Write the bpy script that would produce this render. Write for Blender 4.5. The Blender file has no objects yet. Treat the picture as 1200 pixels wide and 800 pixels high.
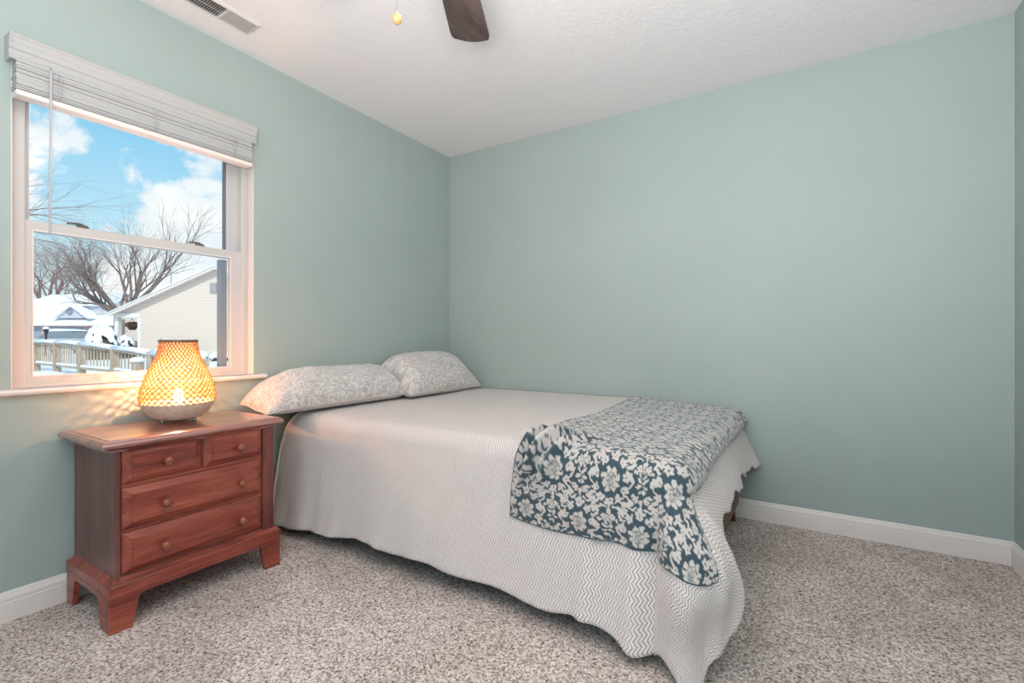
import bpy, bmesh, math, random
import numpy as np
from mathutils import Vector, Matrix, noise as mnoise

PI = math.pi
scene = bpy.context.scene
COL = scene.collection

# ------------------------------------------------------------------ camera
TH = math.radians(31.8)
CAM = Vector((2.415, -2.956, 1.0))
DV = Vector((-math.sin(TH), math.cos(TH), 0))
RV = Vector((math.cos(TH), math.sin(TH), 0))
cam_data = bpy.data.cameras.new('camera')
cam = bpy.data.objects.new('camera', cam_data)
COL.objects.link(cam)
cam.location = CAM
cam.rotation_euler = (PI / 2, 0, TH)
cam_data.sensor_width = 36
cam_data.lens = 558.0 / 1200 * 36
cam_data.shift_y = -3.0 / 1200
cam_data.clip_start = 0.02
cam_data.clip_end = 400
scene.camera = cam

# ------------------------------------------------------------------ view / light
scene.view_settings.view_transform = 'Standard'
scene.view_settings.look = 'None'
scene.view_settings.gamma = 1
scene.view_settings.exposure = 0.36
scene.view_settings.use_curve_mapping = False

FAN_LAMP = 36.0      # emission of the frosted ceiling-fan bowl
LANTERN = 10.5        # watts of the lantern bulb
BACK_FILL = 13.0     # added cool fill behind the camera, no real source there
SUN = 2.2
SKY = 0.82
CEILING_FILL = 60.0          # added fill aimed at the ceiling, mimicking a bounced flash

sun_d = bpy.data.lights.new('sun', 'SUN')
sun_d.energy = SUN
sun_d.angle = math.radians(6)
sun_d.color = (1.0, 0.95, 0.88)
sun = bpy.data.objects.new('sun', sun_d)
COL.objects.link(sun)
sun.rotation_euler = Vector((-0.62, 0.42, -0.66)).to_track_quat('-Z', 'Y').to_euler()


def area(name, loc, target, sx, sy, energy, color):
    l = bpy.data.lights.new(name, 'AREA')
    l.shape = 'RECTANGLE'
    l.size, l.size_y = sx, sy
    l.energy, l.color = energy, color
    o = bpy.data.objects.new(name, l)
    COL.objects.link(o)
    o.location = loc
    o.rotation_euler = (Vector(target) - Vector(loc)).to_track_quat('-Z', 'Y').to_euler()
    return o


area('cool_back_fill', (2.1, -3.72, 1.45), (2.3, 0, 1.3), 1.7, 1.9, BACK_FILL, (0.50, 0.82, 1.0))  # added fill lamp in front of the closed front wall
area('ceiling_fill', (2.35, -3.1, 1.15), (2.3, -2.7, 2.44), .9, .7, CEILING_FILL, (1.0, 0.97, 0.95))  # added lamp, brightens the ceiling from below

world = bpy.data.worlds.new('world')
scene.world = world
world.use_nodes = True
wn, wl = world.node_tree.nodes, world.node_tree.links
wn.clear()


def N(nt, typ, **kw):
    n = nt.nodes.new(typ)
    for k, v in kw.items():
        if k == 'inp':
            for a, b in v.items():
                n.inputs[a].default_value = b
        else:
            setattr(n, k, v)
    return n


def ramp(nt, stops, interp='LINEAR'):
    n = nt.nodes.new('ShaderNodeValToRGB')
    cr = n.color_ramp
    cr.interpolation = interp
    while len(cr.elements) < len(stops):
        cr.elements.new(0.5)
    for e, (p, c) in zip(cr.elements, stops):
        e.position = p
        e.color = tuple(c) + (1,) if len(c) == 3 else c
    return n


def build_world():
    nt = world.node_tree
    tc = N(nt, 'ShaderNodeTexCoord')
    sep = N(nt, 'ShaderNodeSeparateXYZ')
    wl.new(tc.outputs['Generated'], sep.inputs[0])
    grad = ramp(nt, [(0.0, (0.86, 0.93, 0.98)), (0.12, (0.62, 0.86, 0.96)), (0.32, (0.30, 0.64, 0.90)), (0.8, (0.20, 0.48, 0.80))])
    wl.new(sep.outputs['Z'], grad.inputs[0])
    mp = N(nt, 'ShaderNodeMapping')
    mp.inputs['Scale'].default_value = (1, 1, 1.5)
    mp.inputs['Location'].default_value = (0.33, 0.12, 0.05)
    wl.new(tc.outputs['Generated'], mp.inputs[0])
    n1 = N(nt, 'ShaderNodeTexNoise', inp={'Scale': 7.5, 'Detail': 9.0, 'Roughness': 0.60, 'Distortion': 0.3})
    wl.new(mp.outputs[0], n1.inputs['Vector'])
    # more cloud towards the houses on the right of the window
    mr = N(nt, 'ShaderNodeMapRange', inp={'From Min': 0.26, 'From Max': 0.44, 'To Min': -0.03, 'To Max': 0.06})
    wl.new(sep.outputs['Y'], mr.inputs[0])
    ad = N(nt, 'ShaderNodeMath', operation='ADD')
    wl.new(n1.outputs[0], ad.inputs[0])
    wl.new(mr.outputs[0], ad.inputs[1])
    last = ad.outputs[0]
    # banks and gaps: (direction, angular radius in degrees, amount)
    for d_, rad_, amt in (((-.930, .273, .245), 8.5, -.20), ((-.905, .375, .200), 9.0, .12), ((-.968, .205, .205), 4.0, .24), ((-.945, .235, .300), 3.5, .22), ((-.895, .430, .060), 9.0, .06)):
        dn = Vector(d_).normalized()
        vm = N(nt, 'ShaderNodeVectorMath', operation='DOT_PRODUCT')
        vm.inputs[1].default_value = dn
        wl.new(tc.outputs['Generated'], vm.inputs[0])
        mr2 = N(nt, 'ShaderNodeMapRange', interpolation_type='SMOOTHSTEP', inp={'From Min': math.cos(math.radians(rad_)), 'From Max': 1.0, 'To Min': 0.0, 'To Max': amt})
        wl.new(vm.outputs['Value'], mr2.inputs[0])
        a2 = N(nt, 'ShaderNodeMath', operation='ADD')
        wl.new(last, a2.inputs[0]); wl.new(mr2.outputs[0], a2.inputs[1])
        last = a2.outputs[0]
    cl = ramp(nt, [(0.48, (0, 0, 0)), (0.57, (1, 1, 1))])
    wl.new(last, cl.inputs[0])
    mix = N(nt, 'ShaderNodeMix', data_type='RGBA')
    wl.new(cl.outputs[0], mix.inputs[0])
    wl.new(grad.outputs[0], mix.inputs[6])
    n2 = N(nt, 'ShaderNodeTexNoise', inp={'Scale': 9.0, 'Detail': 5.0})
    wl.new(mp.outputs[0], n2.inputs['Vector'])
    shade = ramp(nt, [(0.35, (0.80, 0.88, 0.95)), (0.6, (1.0, 1.0, 1.0))])
    wl.new(n2.outputs[0], shade.inputs[0])
    wl.new(shade.outputs[0], mix.inputs[7])
    bg = N(nt, 'ShaderNodeBackground', inp={'Strength': SKY})
    wl.new(mix.outputs[2], bg.inputs[0])
    out = N(nt, 'ShaderNodeOutputWorld')
    wl.new(bg.outputs[0], out.inputs[0])


build_world()

# ------------------------------------------------------------------ helpers
OFF = {}


def tag(o, label=None, cat=None, group=None, kind=None):
    if label: o['label'] = label
    if cat: o['category'] = cat
    if group: o['group'] = group
    if kind: o['kind'] = kind
    return o


def thing(name, label, cat, loc=(0, 0, 0), group=None, kind=None):
    o = bpy.data.objects.new(name, None)
    o.empty_display_size = 0.05
    COL.objects.link(o)
    o.location = loc
    OFF[o.name] = Vector(loc)
    return tag(o, label, cat, group, kind)


def obj(name, bm, mat, parent=None, base=None, smooth=False, bevel=0, seg=2, subsurf=0, solid=0, label=None, kind=None):
    """bm holds WORLD coordinates"""
    off = OFF[parent.name] if parent is not None else (Vector(base) if base is not None else Vector((0, 0, 0)))
    if isinstance(bm, bpy.types.Mesh):
        me = bm
        me.transform(Matrix.Translation(-off))
    else:
        bmesh.ops.translate(bm, verts=bm.verts, vec=-off)
        me = bpy.data.meshes.new(name)
        bm.to_mesh(me)
        bm.free()
    o = bpy.data.objects.new(name, me)
    COL.objects.link(o)
    OFF[o.name] = off
    if parent is not None:
        o.parent = parent
    else:
        o.location = off
    if mat: me.materials.append(mat)
    if smooth:
        for p in me.polygons: p.use_smooth = True
    if solid:
        m = o.modifiers.new('solid', 'SOLIDIFY'); m.thickness = solid; m.offset = 0
    if subsurf:
        m = o.modifiers.new('sub', 'SUBSURF'); m.levels = subsurf; m.render_levels = subsurf
    if bevel:
        m = o.modifiers.new('bevel', 'BEVEL'); m.width = bevel; m.segments = seg; m.limit_method = 'ANGLE'; m.angle_limit = math.radians(40)
    if label: o['label'] = label
    if kind: o['kind'] = kind
    return o


def box(bm, a, b):
    x0, y0, z0 = a; x1, y1, z1 = b
    v = [bm.verts.new(p) for p in ((x0, y0, z0), (x1, y0, z0), (x1, y1, z0), (x0, y1, z0), (x0, y0, z1), (x1, y0, z1), (x1, y1, z1), (x0, y1, z1))]
    for f in ((0, 3, 2, 1), (4, 5, 6, 7), (0, 1, 5, 4), (1, 2, 6, 5), (2, 3, 7, 6), (3, 0, 4, 7)):
        bm.faces.new([v[i] for i in f])
    return bm


def BX(a, b):
    return box(bmesh.new(), a, b)


def tube(bm, pts, rads, n=8, cap=True):
    pts = [Vector(p) for p in pts]
    if not hasattr(rads, '__len__'): rads = [rads] * len(pts)
    rings = []
    up = None
    for i, p in enumerate(pts):
        t = (pts[min(i + 1, len(pts) - 1)] - pts[max(i - 1, 0)])
        if t.length < 1e-9: t = Vector((0, 0, 1))
        t.normalize()
        if up is None:
            up = Vector((0, 0, 1)) if abs(t.z) < 0.9 else Vector((1, 0, 0))
        a = t.cross(up)
        if a.length < 1e-6: a = t.orthogonal()
        a.normalize()
        b = a.cross(t).normalized()
        up = b
        rings.append([bm.verts.new(p + (a * math.cos(2 * PI * k / n) + b * math.sin(2 * PI * k / n)) * rads[i]) for k in range(n)])
    for r0, r1 in zip(rings, rings[1:]):
        for k in range(n):
            bm.faces.new((r0[k], r0[(k + 1) % n], r1[(k + 1) % n], r1[k]))
    if cap:
        bm.faces.new(rings[0][::-1]); bm.faces.new(rings[-1])
    return bm


def lathe(bm, prof, loc, n=24, axis='Z'):
    """prof: list of (r, h) along axis from loc"""
    rings = []
    for r, h in prof:
        ring = []
        if r < 1e-6:
            c = {'Z': (0, 0, h), 'X': (h, 0, 0), 'Y': (0, h, 0)}[axis]
            ring = [bm.verts.new(Vector(loc) + Vector(c))]
        else:
            for k in range(n):
                a = 2 * PI * k / n
                ca, sa = r * math.cos(a), r * math.sin(a)
                c = {'Z': (ca, sa, h), 'X': (h, ca, sa), 'Y': (sa, h, ca)}[axis]
                ring.append(bm.verts.new(Vector(loc) + Vector(c)))
        rings.append(ring)
    for a, b in zip(rings, rings[1:]):
        if len(a) == 1 and len(b) == 1: continue
        for k in range(n):
            k2 = (k + 1) % n
            if len(a) == 1: bm.faces.new((a[0], b[k2], b[k]))
            elif len(b) == 1: bm.faces.new((a[k], a[k2], b[0]))
            else: bm.faces.new((a[k], a[k2], b[k2], b[k]))
    if len(rings[0]) > 1: bm.faces.new(rings[0][::-1])
    if len(rings[-1]) > 1: bm.faces.new(rings[-1])
    bmesh.ops.recalc_face_normals(bm, faces=bm.faces)
    return bm


def loft(bm, rings, close=True, caps=True):
    vr = [[bm.verts.new(p) for p in r] for r in rings]
    n = len(vr[0])
    for a, b in zip(vr, vr[1:]):
        for k in range(n if close else n - 1):
            k2 = (k + 1) % n
            bm.faces.new((a[k], a[k2], b[k2], b[k]))
    if caps and close:
        bm.faces.new(vr[0][::-1]); bm.faces.new(vr[-1])
    bmesh.ops.recalc_face_normals(bm, faces=bm.faces)
    return bm


def ringstack(x0, x1, y0, y1, prof):
    """rectangles inset by i at height z, lofted: tops, mouldings"""
    return loft(bmesh.new(), [[(x0 + i, y0 + i, z), (x1 - i, y0 + i, z), (x1 - i, y1 - i, z), (x0 + i, y1 - i, z)] for i, z in prof])


def prism(bm, poly, axis, a, b):
    """extrude 2D polygon: axis X -> poly=(y,z); Y -> (x,z); Z -> (x,y)"""
    def P(u, v, w):
        return {'X': (w, u, v), 'Y': (u, w, v), 'Z': (u, v, w)}[axis]
    v0 = [bm.verts.new(P(u, v, a)) for u, v in poly]
    v1 = [bm.verts.new(P(u, v, b)) for u, v in poly]
    n = len(poly)
    fs = [bm.faces.new(v0), bm.faces.new(v1[::-1])]
    for k in range(n):
        fs.append(bm.faces.new((v0[k], v0[(k + 1) % n], v1[(k + 1) % n], v1[k])))
    bmesh.ops.recalc_face_normals(bm, faces=bm.faces)
    return bm


def at(px, py, D):
    """world point seen at photograph pixel px,py at depth D"""
    return CAM + D * (DV + (px - 600) / 558.0 * RV + Vector((0, 0, -(py - 397) / 558.0)))


# ------------------------------------------------------------------ materials
def principled(name, color, rough=0.6, **kw):
    m = bpy.data.materials.new(name)
    m.use_nodes = True
    b = m.node_tree.nodes['Principled BSDF']
    b.inputs['Base Color'].default_value = (*color, 1)
    b.inputs['Roughness'].default_value = rough
    for k, v in kw.items():
        b.inputs[k.replace('_', ' ')].default_value = v
    return m


def coords(nt, kind='Object', scale=(1, 1, 1), loc=(0, 0, 0), rot=(0, 0, 0)):
    tc = N(nt, 'ShaderNodeTexCoord')
    mp = N(nt, 'ShaderNodeMapping')
    mp.inputs['Scale'].default_value = scale
    mp.inputs['Location'].default_value = loc
    mp.inputs['Rotation'].default_value = rot
    nt.links.new(tc.outputs[kind], mp.inputs[0])
    return mp.outputs[0]


def noisy(name, c0, c1, scale=20, rough=0.6, detail=4, bump=0.0, bscale=None, dist=0.002, stretch=(1, 1, 1), p0=0.35, p1=0.65, **kw):
    m = principled(name, c0, rough, **kw)
    nt = m.node_tree; L = nt.links
    b = nt.nodes['Principled BSDF']
    v = coords(nt, 'Object', stretch)
    n = N(nt, 'ShaderNodeTexNoise', inp={'Scale': scale, 'Detail': detail})
    L.new(v, n.inputs['Vector'])
    r = ramp(nt, [(p0, c0), (p1, c1)])
    L.new(n.outputs[0], r.inputs[0])
    L.new(r.outputs[0], b.inputs['Base Color'])
    if bump:
        n2 = N(nt, 'ShaderNodeTexNoise', inp={'Scale': bscale or scale, 'Detail': 5.0})
        L.new(v, n2.inputs['Vector'])
        bp = N(nt, 'ShaderNodeBump', inp={'Strength': bump, 'Distance': dist})
        L.new(n2.outputs[0], bp.inputs['Height'])
        L.new(bp.outputs[0], b.inputs['Normal'])
    return m


M = {}
M['wall'] = noisy('sea_green_wall_paint', (0.385, 0.450, 0.432), (0.402, 0.468, 0.449), 1.6, 0.55, 3, 0.25, 120, 0.0012)
M['white'] = principled('white_trim_paint', (0.82, 0.75, 0.715), 0.38)
M['vinyl'] = principled('white_vinyl', (0.60, 0.575, 0.57), 0.35)
M['blind'] = principled('blind_slat_white', (0.48, 0.472, 0.472), 0.45)
M['gasket'] = principled('grey_spacer', (0.16, 0.17, 0.20), 0.5)
M['dark'] = principled('dark_metal', (0.03, 0.03, 0.032), 0.5)
M['lock'] = principled('bronze_lock', (0.16, 0.14, 0.125), 0.4)
M['nickel'] = principled('brushed_nickel', (0.5, 0.47, 0.43), 0.35, Metallic=1.0)


def mat_ceiling():
    m = principled('textured_ceiling_paint', (0.85, 0.825, 0.845), 0.8)
    nt = m.node_tree; L = nt.links; b = nt.nodes['Principled BSDF']
    v = coords(nt)
    n = N(nt, 'ShaderNodeTexNoise', inp={'Scale': 28.0, 'Detail': 4.0, 'Distortion': 1.5})
    L.new(v, n.inputs['Vector'])
    r = ramp(nt, [(0.45, (0, 0, 0)), (0.58, (1, 1, 1))])
    L.new(n.outputs[0], r.inputs[0])
    bp = N(nt, 'ShaderNodeBump', inp={'Strength': 0.28, 'Distance': 0.003})
    L.new(r.outputs[0], bp.inputs['Height'])
    L.new(bp.outputs[0], b.inputs['Normal'])
    return m


def mat_carpet():
    m = principled('plush_carpet', (0.3, 0.26, 0.23), 0.95)
    m.node_tree.nodes['Principled BSDF'].inputs['Specular IOR Level'].default_value = 0.15
    nt = m.node_tree; L = nt.links; b = nt.nodes['Principled BSDF']
    v = coords(nt)
    # every tuft its own tone
    vo = N(nt, 'ShaderNodeTexVoronoi', inp={'Scale': 185.0, 'Randomness': 1.0})
    L.new(v, vo.inputs['Vector'])
    sp = N(nt, 'ShaderNodeSeparateColor'); L.new(vo.outputs['Color'], sp.inputs[0])
    n1 = N(nt, 'ShaderNodeTexNoise', inp={'Scale': 90.0, 'Detail': 3.0, 'Roughness': 0.7})
    L.new(v, n1.inputs['Vector'])
    ma = N(nt, 'ShaderNodeMath', operation='MULTIPLY_ADD'); ma.inputs[1].default_value = 2.2; ma.inputs[2].default_value = -0.60
    L.new(n1.outputs[0], ma.inputs[0])
    av = N(nt, 'ShaderNodeMix', data_type='FLOAT'); av.inputs[0].default_value = 0.58
    L.new(ma.outputs[0], av.inputs[2]); L.new(sp.outputs[0], av.inputs[3])
    r1 = ramp(nt, [(0.10, (0.070, 0.048, 0.040)), (0.25, (0.30, 0.232, 0.20)), (0.46, (0.58, 0.48, 0.44)), (0.86, (0.98, 0.87, 0.83))])
    L.new(av.outputs[0], r1.inputs[0])
    # brushed pile: broad lighter and darker patches
    n2 = N(nt, 'ShaderNodeTexNoise', inp={'Scale': 3.2, 'Detail': 4.0, 'Distortion': 0.8})
    L.new(v, n2.inputs['Vector'])
    r2 = ramp(nt, [(0.38, (0.84, 0.83, 0.82)), (0.62, (1.0, 1.0, 1.0))])
    L.new(n2.outputs[0], r2.inputs[0])
    mx = N(nt, 'ShaderNodeMix', data_type='RGBA', blend_type='MULTIPLY')
    mx.inputs[0].default_value = 1
    L.new(r1.outputs[0], mx.inputs[6]); L.new(r2.outputs[0], mx.inputs[7])
    L.new(mx.outputs[2], b.inputs['Base Color'])
    bp = N(nt, 'ShaderNodeBump', inp={'Strength': 0.55, 'Distance': 0.005})
    L.new(av.outputs[0], bp.inputs['Height'])
    L.new(bp.outputs[0], b.inputs['Normal'])
    return m


def mat_wood(name, axis, c0, c1, c2, rough=0.34, coat=0.25, scale=1.0):
    m = principled(name, c1, rough)
    nt = m.node_tree; L = nt.links; b = nt.nodes['Principled BSDF']
    b.inputs['Coat Weight'].default_value = coat
    b.inputs['Coat Roughness'].default_value = 0.22
    s = {'X': (1.2, 14, 14), 'Y': (14, 1.2, 14), 'Z': (14, 14, 1.2)}[axis]
    v = coords(nt, 'Object', tuple(q * scale for q in s))
    n1 = N(nt, 'ShaderNodeTexNoise', inp={'Scale': 1.0, 'Detail': 5.0, 'Distortion': 0.9, 'Roughness': 0.6})
    L.new(v, n1.inputs['Vector'])
    r = ramp(nt, [(0.30, c0), (0.5, c1), (0.72, c2)])
    L.new(n1.outputs[0], r.inputs[0])
    n2 = N(nt, 'ShaderNodeTexNoise', inp={'Scale': 11.0, 'Detail': 3.0})
    L.new(v, n2.inputs['Vector'])
    r2 = ramp(nt, [(0.36, (0.72, 0.70, 0.70)), (0.55, (1, 1, 1))])
    L.new(n2.outputs[0], r2.inputs[0])
    mx = N(nt, 'ShaderNodeMix', data_type='RGBA', blend_type='MULTIPLY')
    mx.inputs[0].default_value = 1
    L.new(r.outputs[0], mx.inputs[6]); L.new(r2.outputs[0], mx.inputs[7])
    L.new(mx.outputs[2], b.inputs['Base Color'])
    bp = N(nt, 'ShaderNodeBump', inp={'Strength': 0.12, 'Distance': 0.001})
    L.new(n2.outputs[0], bp.inputs['Height'])
    L.new(bp.outputs[0], b.inputs['Normal'])
    return m


def mat_spread():
    m = principled('herringbone_cotton', (0.72, 0.64, 0.595), 0.9)
    nt = m.node_tree; L = nt.links; b = nt.nodes['Principled BSDF']
    b.inputs['Sheen Weight'].default_value = 0.25
    uv = N(nt, 'ShaderNodeUVMap')
    sep = N(nt, 'ShaderNodeSeparateXYZ')
    L.new(uv.outputs[0], sep.inputs[0])

    def math_(op, a, b_=None):
        n = N(nt, 'ShaderNodeMath', operation=op)
        for i, q in enumerate((a, b_)):
            if q is None: continue
            if isinstance(q, (int, float)): n.inputs[i].default_value = q
            else: L.new(q, n.inputs[i])
        return n.outputs[0]
    zig = math_('PINGPONG', sep.outputs['Y'], 0.0165)          # metres
    u = math_('ADD', sep.outputs['X'], math_('MULTIPLY', zig, 0.62))
    st = math_('PINGPONG', u, 0.0056)
    h = math_('DIVIDE', st, 0.0056)
    r = ramp(nt, [(0.0, (0, 0, 0)), (0.35, (0.75, 0.75, 0.75)), (1.0, (1, 1, 1))])
    L.new(h, r.inputs[0])
    bp = N(nt, 'ShaderNodeBump', inp={'Strength': 0.9, 'Distance': 0.0038})
    L.new(r.outputs[0], bp.inputs['Height'])
    L.new(bp.outputs[0], b.inputs['Normal'])
    rc = ramp(nt, [(0.0, (0.43, 0.36, 0.345)), (0.33, (0.84, 0.735, 0.71)), (1.0, (0.92, 0.82, 0.80))])
    L.new(h, rc.inputs[0])
    L.new(rc.outputs[0], b.inputs['Base Color'])
    return m


def mat_vcol(name, c0, c1, attr='pattern', rough=0.85, sheen=0.4, bump=0.3):
    m = principled(name, c0, rough)
    nt = m.node_tree; L = nt.links; b = nt.nodes['Principled BSDF']
    b.inputs['Sheen Weight'].default_value = sheen
    at_ = N(nt, 'ShaderNodeAttribute', attribute_name=attr)
    mx = N(nt, 'ShaderNodeMix', data_type='RGBA')
    L.new(at_.outputs['Fac'], mx.inputs[0])
    mx.inputs[6].default_value = (*c0, 1); mx.inputs[7].default_value = (*c1, 1)
    L.new(mx.outputs[2], b.inputs['Base Color'])
    n = N(nt, 'ShaderNodeTexNoise', inp={'Scale': 320.0, 'Detail': 2.0})
    L.new(coords(nt), n.inputs['Vector'])
    ad = N(nt, 'ShaderNodeMath', operation='ADD')
    L.new(n.outputs[0], ad.inputs[0]); L.new(at_.outputs['Fac'], ad.inputs[1])
    bp = N(nt, 'ShaderNodeBump', inp={'Strength': bump, 'Distance': 0.002})
    L.new(ad.outputs[0], bp.inputs['Height'])
    L.new(bp.outputs[0], b.inputs['Normal'])
    return m


def mat_pillow():
    m = principled('scroll_print_pillowcase', (0.6, 0.53, 0.5), 0.9)
    nt = m.node_tree; L = nt.links; b = nt.nodes['Principled BSDF']
    b.inputs['Sheen Weight'].default_value = 0.25
    uv = N(nt, 'ShaderNodeUVMap')
    n = N(nt, 'ShaderNodeTexNoise', inp={'Scale': 19.0, 'Detail': 1.0, 'Distortion': 2.6})
    L.new(uv.outputs[0], n.inputs['Vector'])
    r = ramp(nt, [(0.44, (0.55, 0.485, 0.465)), (0.48, (0.80, 0.75, 0.73)), (0.55, (0.80, 0.75, 0.73)), (0.59, (0.55, 0.485, 0.465))])
    L.new(n.outputs[0], r.inputs[0])
    L.new(r.outputs[0], b.inputs['Base Color'])
    n2 = N(nt, 'ShaderNodeTexNoise', inp={'Scale': 14.0, 'Detail': 3.0})
    L.new(uv.outputs[0], n2.inputs['Vector'])
    bp = N(nt, 'ShaderNodeBump', inp={'Strength': 0.25, 'Distance': 0.01})
    L.new(n2.outputs[0], bp.inputs['Height'])
    L.new(bp.outputs[0], b.inputs['Normal'])
    return m


def mat_glass():
    m = bpy.data.materials.new('window_glass')
    m.use_nodes = True
    nt = m.node_tree; nt.nodes.clear()
    t = N(nt, 'ShaderNodeBsdfTransparent'); t.inputs[0].default_value = (0.97, 0.985, 0.98, 1)
    g = N(nt, 'ShaderNodeBsdfGlossy'); g.inputs['Roughness'].default_value = 0.02
    f = N(nt, 'ShaderNodeFresnel'); f.inputs[0].default_value = 1.08
    x = N(nt, 'ShaderNodeMixShader')
    nt.links.new(f.outputs[0], x.inputs[0]); nt.links.new(t.outputs[0], x.inputs[1]); nt.links.new(g.outputs[0], x.inputs[2])
    o = N(nt, 'ShaderNodeOutputMaterial')
    nt.links.new(x.outputs[0], o.inputs[0])
    return m


def mat_emit(name, col, strength, base=(0.9, 0.85, 0.75)):
    m = principled(name, base, 0.5)
    b = m.node_tree.nodes['Principled BSDF']
    b.inputs['Emission Color'].default_value = (*col, 1)
    b.inputs['Emission Strength'].default_value = strength
    return m


def mat_siding(name, c0, c1, pitch):
    m = principled(name, c1, 0.6)
    nt = m.node_tree; L = nt.links; b = nt.nodes['Principled BSDF']
    sep = N(nt, 'ShaderNodeSeparateXYZ'); L.new(coords(nt), sep.inputs[0])
    d = N(nt, 'ShaderNodeMath', operation='DIVIDE'); d.inputs[1].default_value = pitch; L.new(sep.outputs['Z'], d.inputs[0])
    fr = N(nt, 'ShaderNodeMath', operation='FRACT'); L.new(d.outputs[0], fr.inputs[0])
    r = ramp(nt, [(0.0, c0), (0.14, c1), (1.0, c1)]); L.new(fr.outputs[0], r.inputs[0])
    L.new(r.outputs[0], b.inputs['Base Color'])
    bp = N(nt, 'ShaderNodeBump', inp={'Strength': 0.6, 'Distance': 0.02}); L.new(fr.outputs[0], bp.inputs['Height']); L.new(bp.outputs[0], b.inputs['Normal'])
    return m


M['ceiling'] = mat_ceiling()
M['carpet'] = mat_carpet()
RW = ((0.12, 0.020, 0.014), (0.31, 0.058, 0.036), (0.50, 0.130, 0.074))
M['cherry_y'] = mat_wood('cherry_wood_along_y', 'Y', *RW)
M['cherry_x'] = mat_wood('cherry_wood_along_x', 'X', *RW)
M['cherry_z_shaded'] = mat_wood('cherry_wood_upright_shaded', 'Z', (0.085, 0.022, 0.018), (0.17, 0.042, 0.033), (0.26, 0.075, 0.055))  # same cherry, darkened: the carcass's duller light is put into the colour
M['cherry_top'] = mat_wood('polished_cherry_top', 'Y', *RW, 0.30, 1.0)
_b = M['cherry_top'].node_tree.nodes['Principled BSDF']
_b.inputs['Coat IOR'].default_value = 2.8
_b.inputs['Coat Roughness'].default_value = 0.20
M['knob'] = mat_wood('knob_wood', 'Y', (0.20, 0.045, 0.02), (0.30, 0.08, 0.035), (0.38, 0.12, 0.05), 0.28, 0.4)
M['frame_wood'] = mat_wood('bed_frame_wood', 'Y', (0.14, 0.075, 0.042), (0.24, 0.135, 0.078), (0.32, 0.19, 0.115), 0.6, 0.0)
M['leg_wood'] = mat_wood('bed_leg_wood', 'Z', (0.05, 0.015, 0.01), (0.09, 0.03, 0.018), (0.13, 0.045, 0.03), 0.4, 0.1)
M['fan_wood'] = mat_wood('fan_blade_wood', 'Y', (0.050, 0.034, 0.032), (0.095, 0.066, 0.062), (0.15, 0.108, 0.102), 0.42, 0.15)
M['bamboo_base'] = mat_wood('bamboo_bowl', 'X', (0.70, 0.50, 0.38), (0.82, 0.62, 0.49), (0.88, 0.70, 0.57), 0.5, 0.05, 2)
M['spread'] = mat_spread()
M['hem'] = principled('cotton_hem', (0.72, 0.65, 0.60), 0.9)
M['pillow'] = mat_pillow()
M['pillow_hem'] = principled('plain_pillow_flange', (0.70, 0.62, 0.58), 0.9)
M['mattress'] = noisy('pale_mattress_cover', (0.62, 0.64, 0.68), (0.70, 0.71, 0.74), 30, 0.85)
M['throw'] = mat_vcol('damask_fleece', (0.040, 0.072, 0.094), (0.62, 0.55, 0.515))
M['throw_back'] = principled('fleece_edging', (0.055, 0.095, 0.12), 0.9)
M['glass'] = mat_glass()

# ------------------------------------------------------------------ room shell
RX, RY, H = 3.193, -3.85, 2.44
WY0, WY1, WZ0, WZ1 = -2.454, -1.577, 0.80, 2.03
WT = 0.15


def struct(name, bm, mat, **kw):
    o = obj(name, bm, mat, **kw)
    o['kind'] = 'structure'
    return o


floor = struct('floor', BX((-WT, RY - .12, -0.1), (RX + .12, .12, 0)), M['carpet'])
struct('ceiling', BX((-WT, RY - .12, H), (RX + .12, .12, H + .1)), M['ceiling'])
bm = bmesh.new()
# window wall: one mesh with an opening
yo, yi = (RY - .12, .12), (WY0, WY1)
ys = [RY - .12, WY0, WY1, .12]
zs = [0, WZ0, WZ1, H]
grid = {}
for xi, x in enumerate((-WT, 0)):
    for i, y in enumerate(ys):
        for j, z in enumerate(zs):
            grid[xi, i, j] = bm.verts.new((x, y, z))
for i in range(3):
    for j in range(3):
        if i == 1 and j == 1: continue
        for xi in (0, 1):
            bm.faces.new([grid[xi, i, j], grid[xi, i + 1, j], grid[xi, i + 1, j + 1], grid[xi, i, j + 1]])
for (i0, j0, i1, j1) in ((1, 1, 2, 1), (2, 1, 2, 2), (2, 2, 1, 2), (1, 2, 1, 1)):
    bm.faces.new([grid[0, i0, j0], grid[0, i1, j1], grid[1, i1, j1], grid[1, i0, j0]])
for i in range(3):
    for j in (0, 3): bm.faces.new([grid[0, i, j], grid[0, i + 1, j], grid[1, i + 1, j], grid[1, i, j]])
for j in range(3):
    for i in (0, 3): bm.faces.new([grid[0, i, j], grid[0, i, j + 1], grid[1, i, j + 1], grid[1, i, j]])
bmesh.ops.recalc_face_normals(bm, faces=bm.faces)
struct('wall_left', bm, M['wall'])
struct('wall_back', BX((0, 0, 0), (RX, .12, H)), M['wall'])
struct('wall_right', BX((RX, RY - .12, 0), (RX + .12, .12, H)), M['wall'])
struct('wall_front', BX((0, RY - .12, 0), (RX, RY, H)), M['wall'])

# white drywall returns of the window opening
bm = bmesh.new()
box(bm, (-WT + .001, WY1 - .003, WZ0), (-0.0005, WY1 - .0002, WZ1))
box(bm, (-WT + .001, WY0 + .0002, WZ0), (-0.0005, WY0 + .003, WZ1))
box(bm, (-WT + .001, WY0, WZ1 - .003), (-0.0005, WY1, WZ1 - .0002))
struct('trim_1', bm, M['white'])

# baseboards with a moulded top
BP = [(0, 0), (.014, 0), (.014, .068), (.012, .072), (.0135, .076), (.0125, .086), (.008, .092), (.0065, .098), (.003, .104), (0, .105)]


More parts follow.
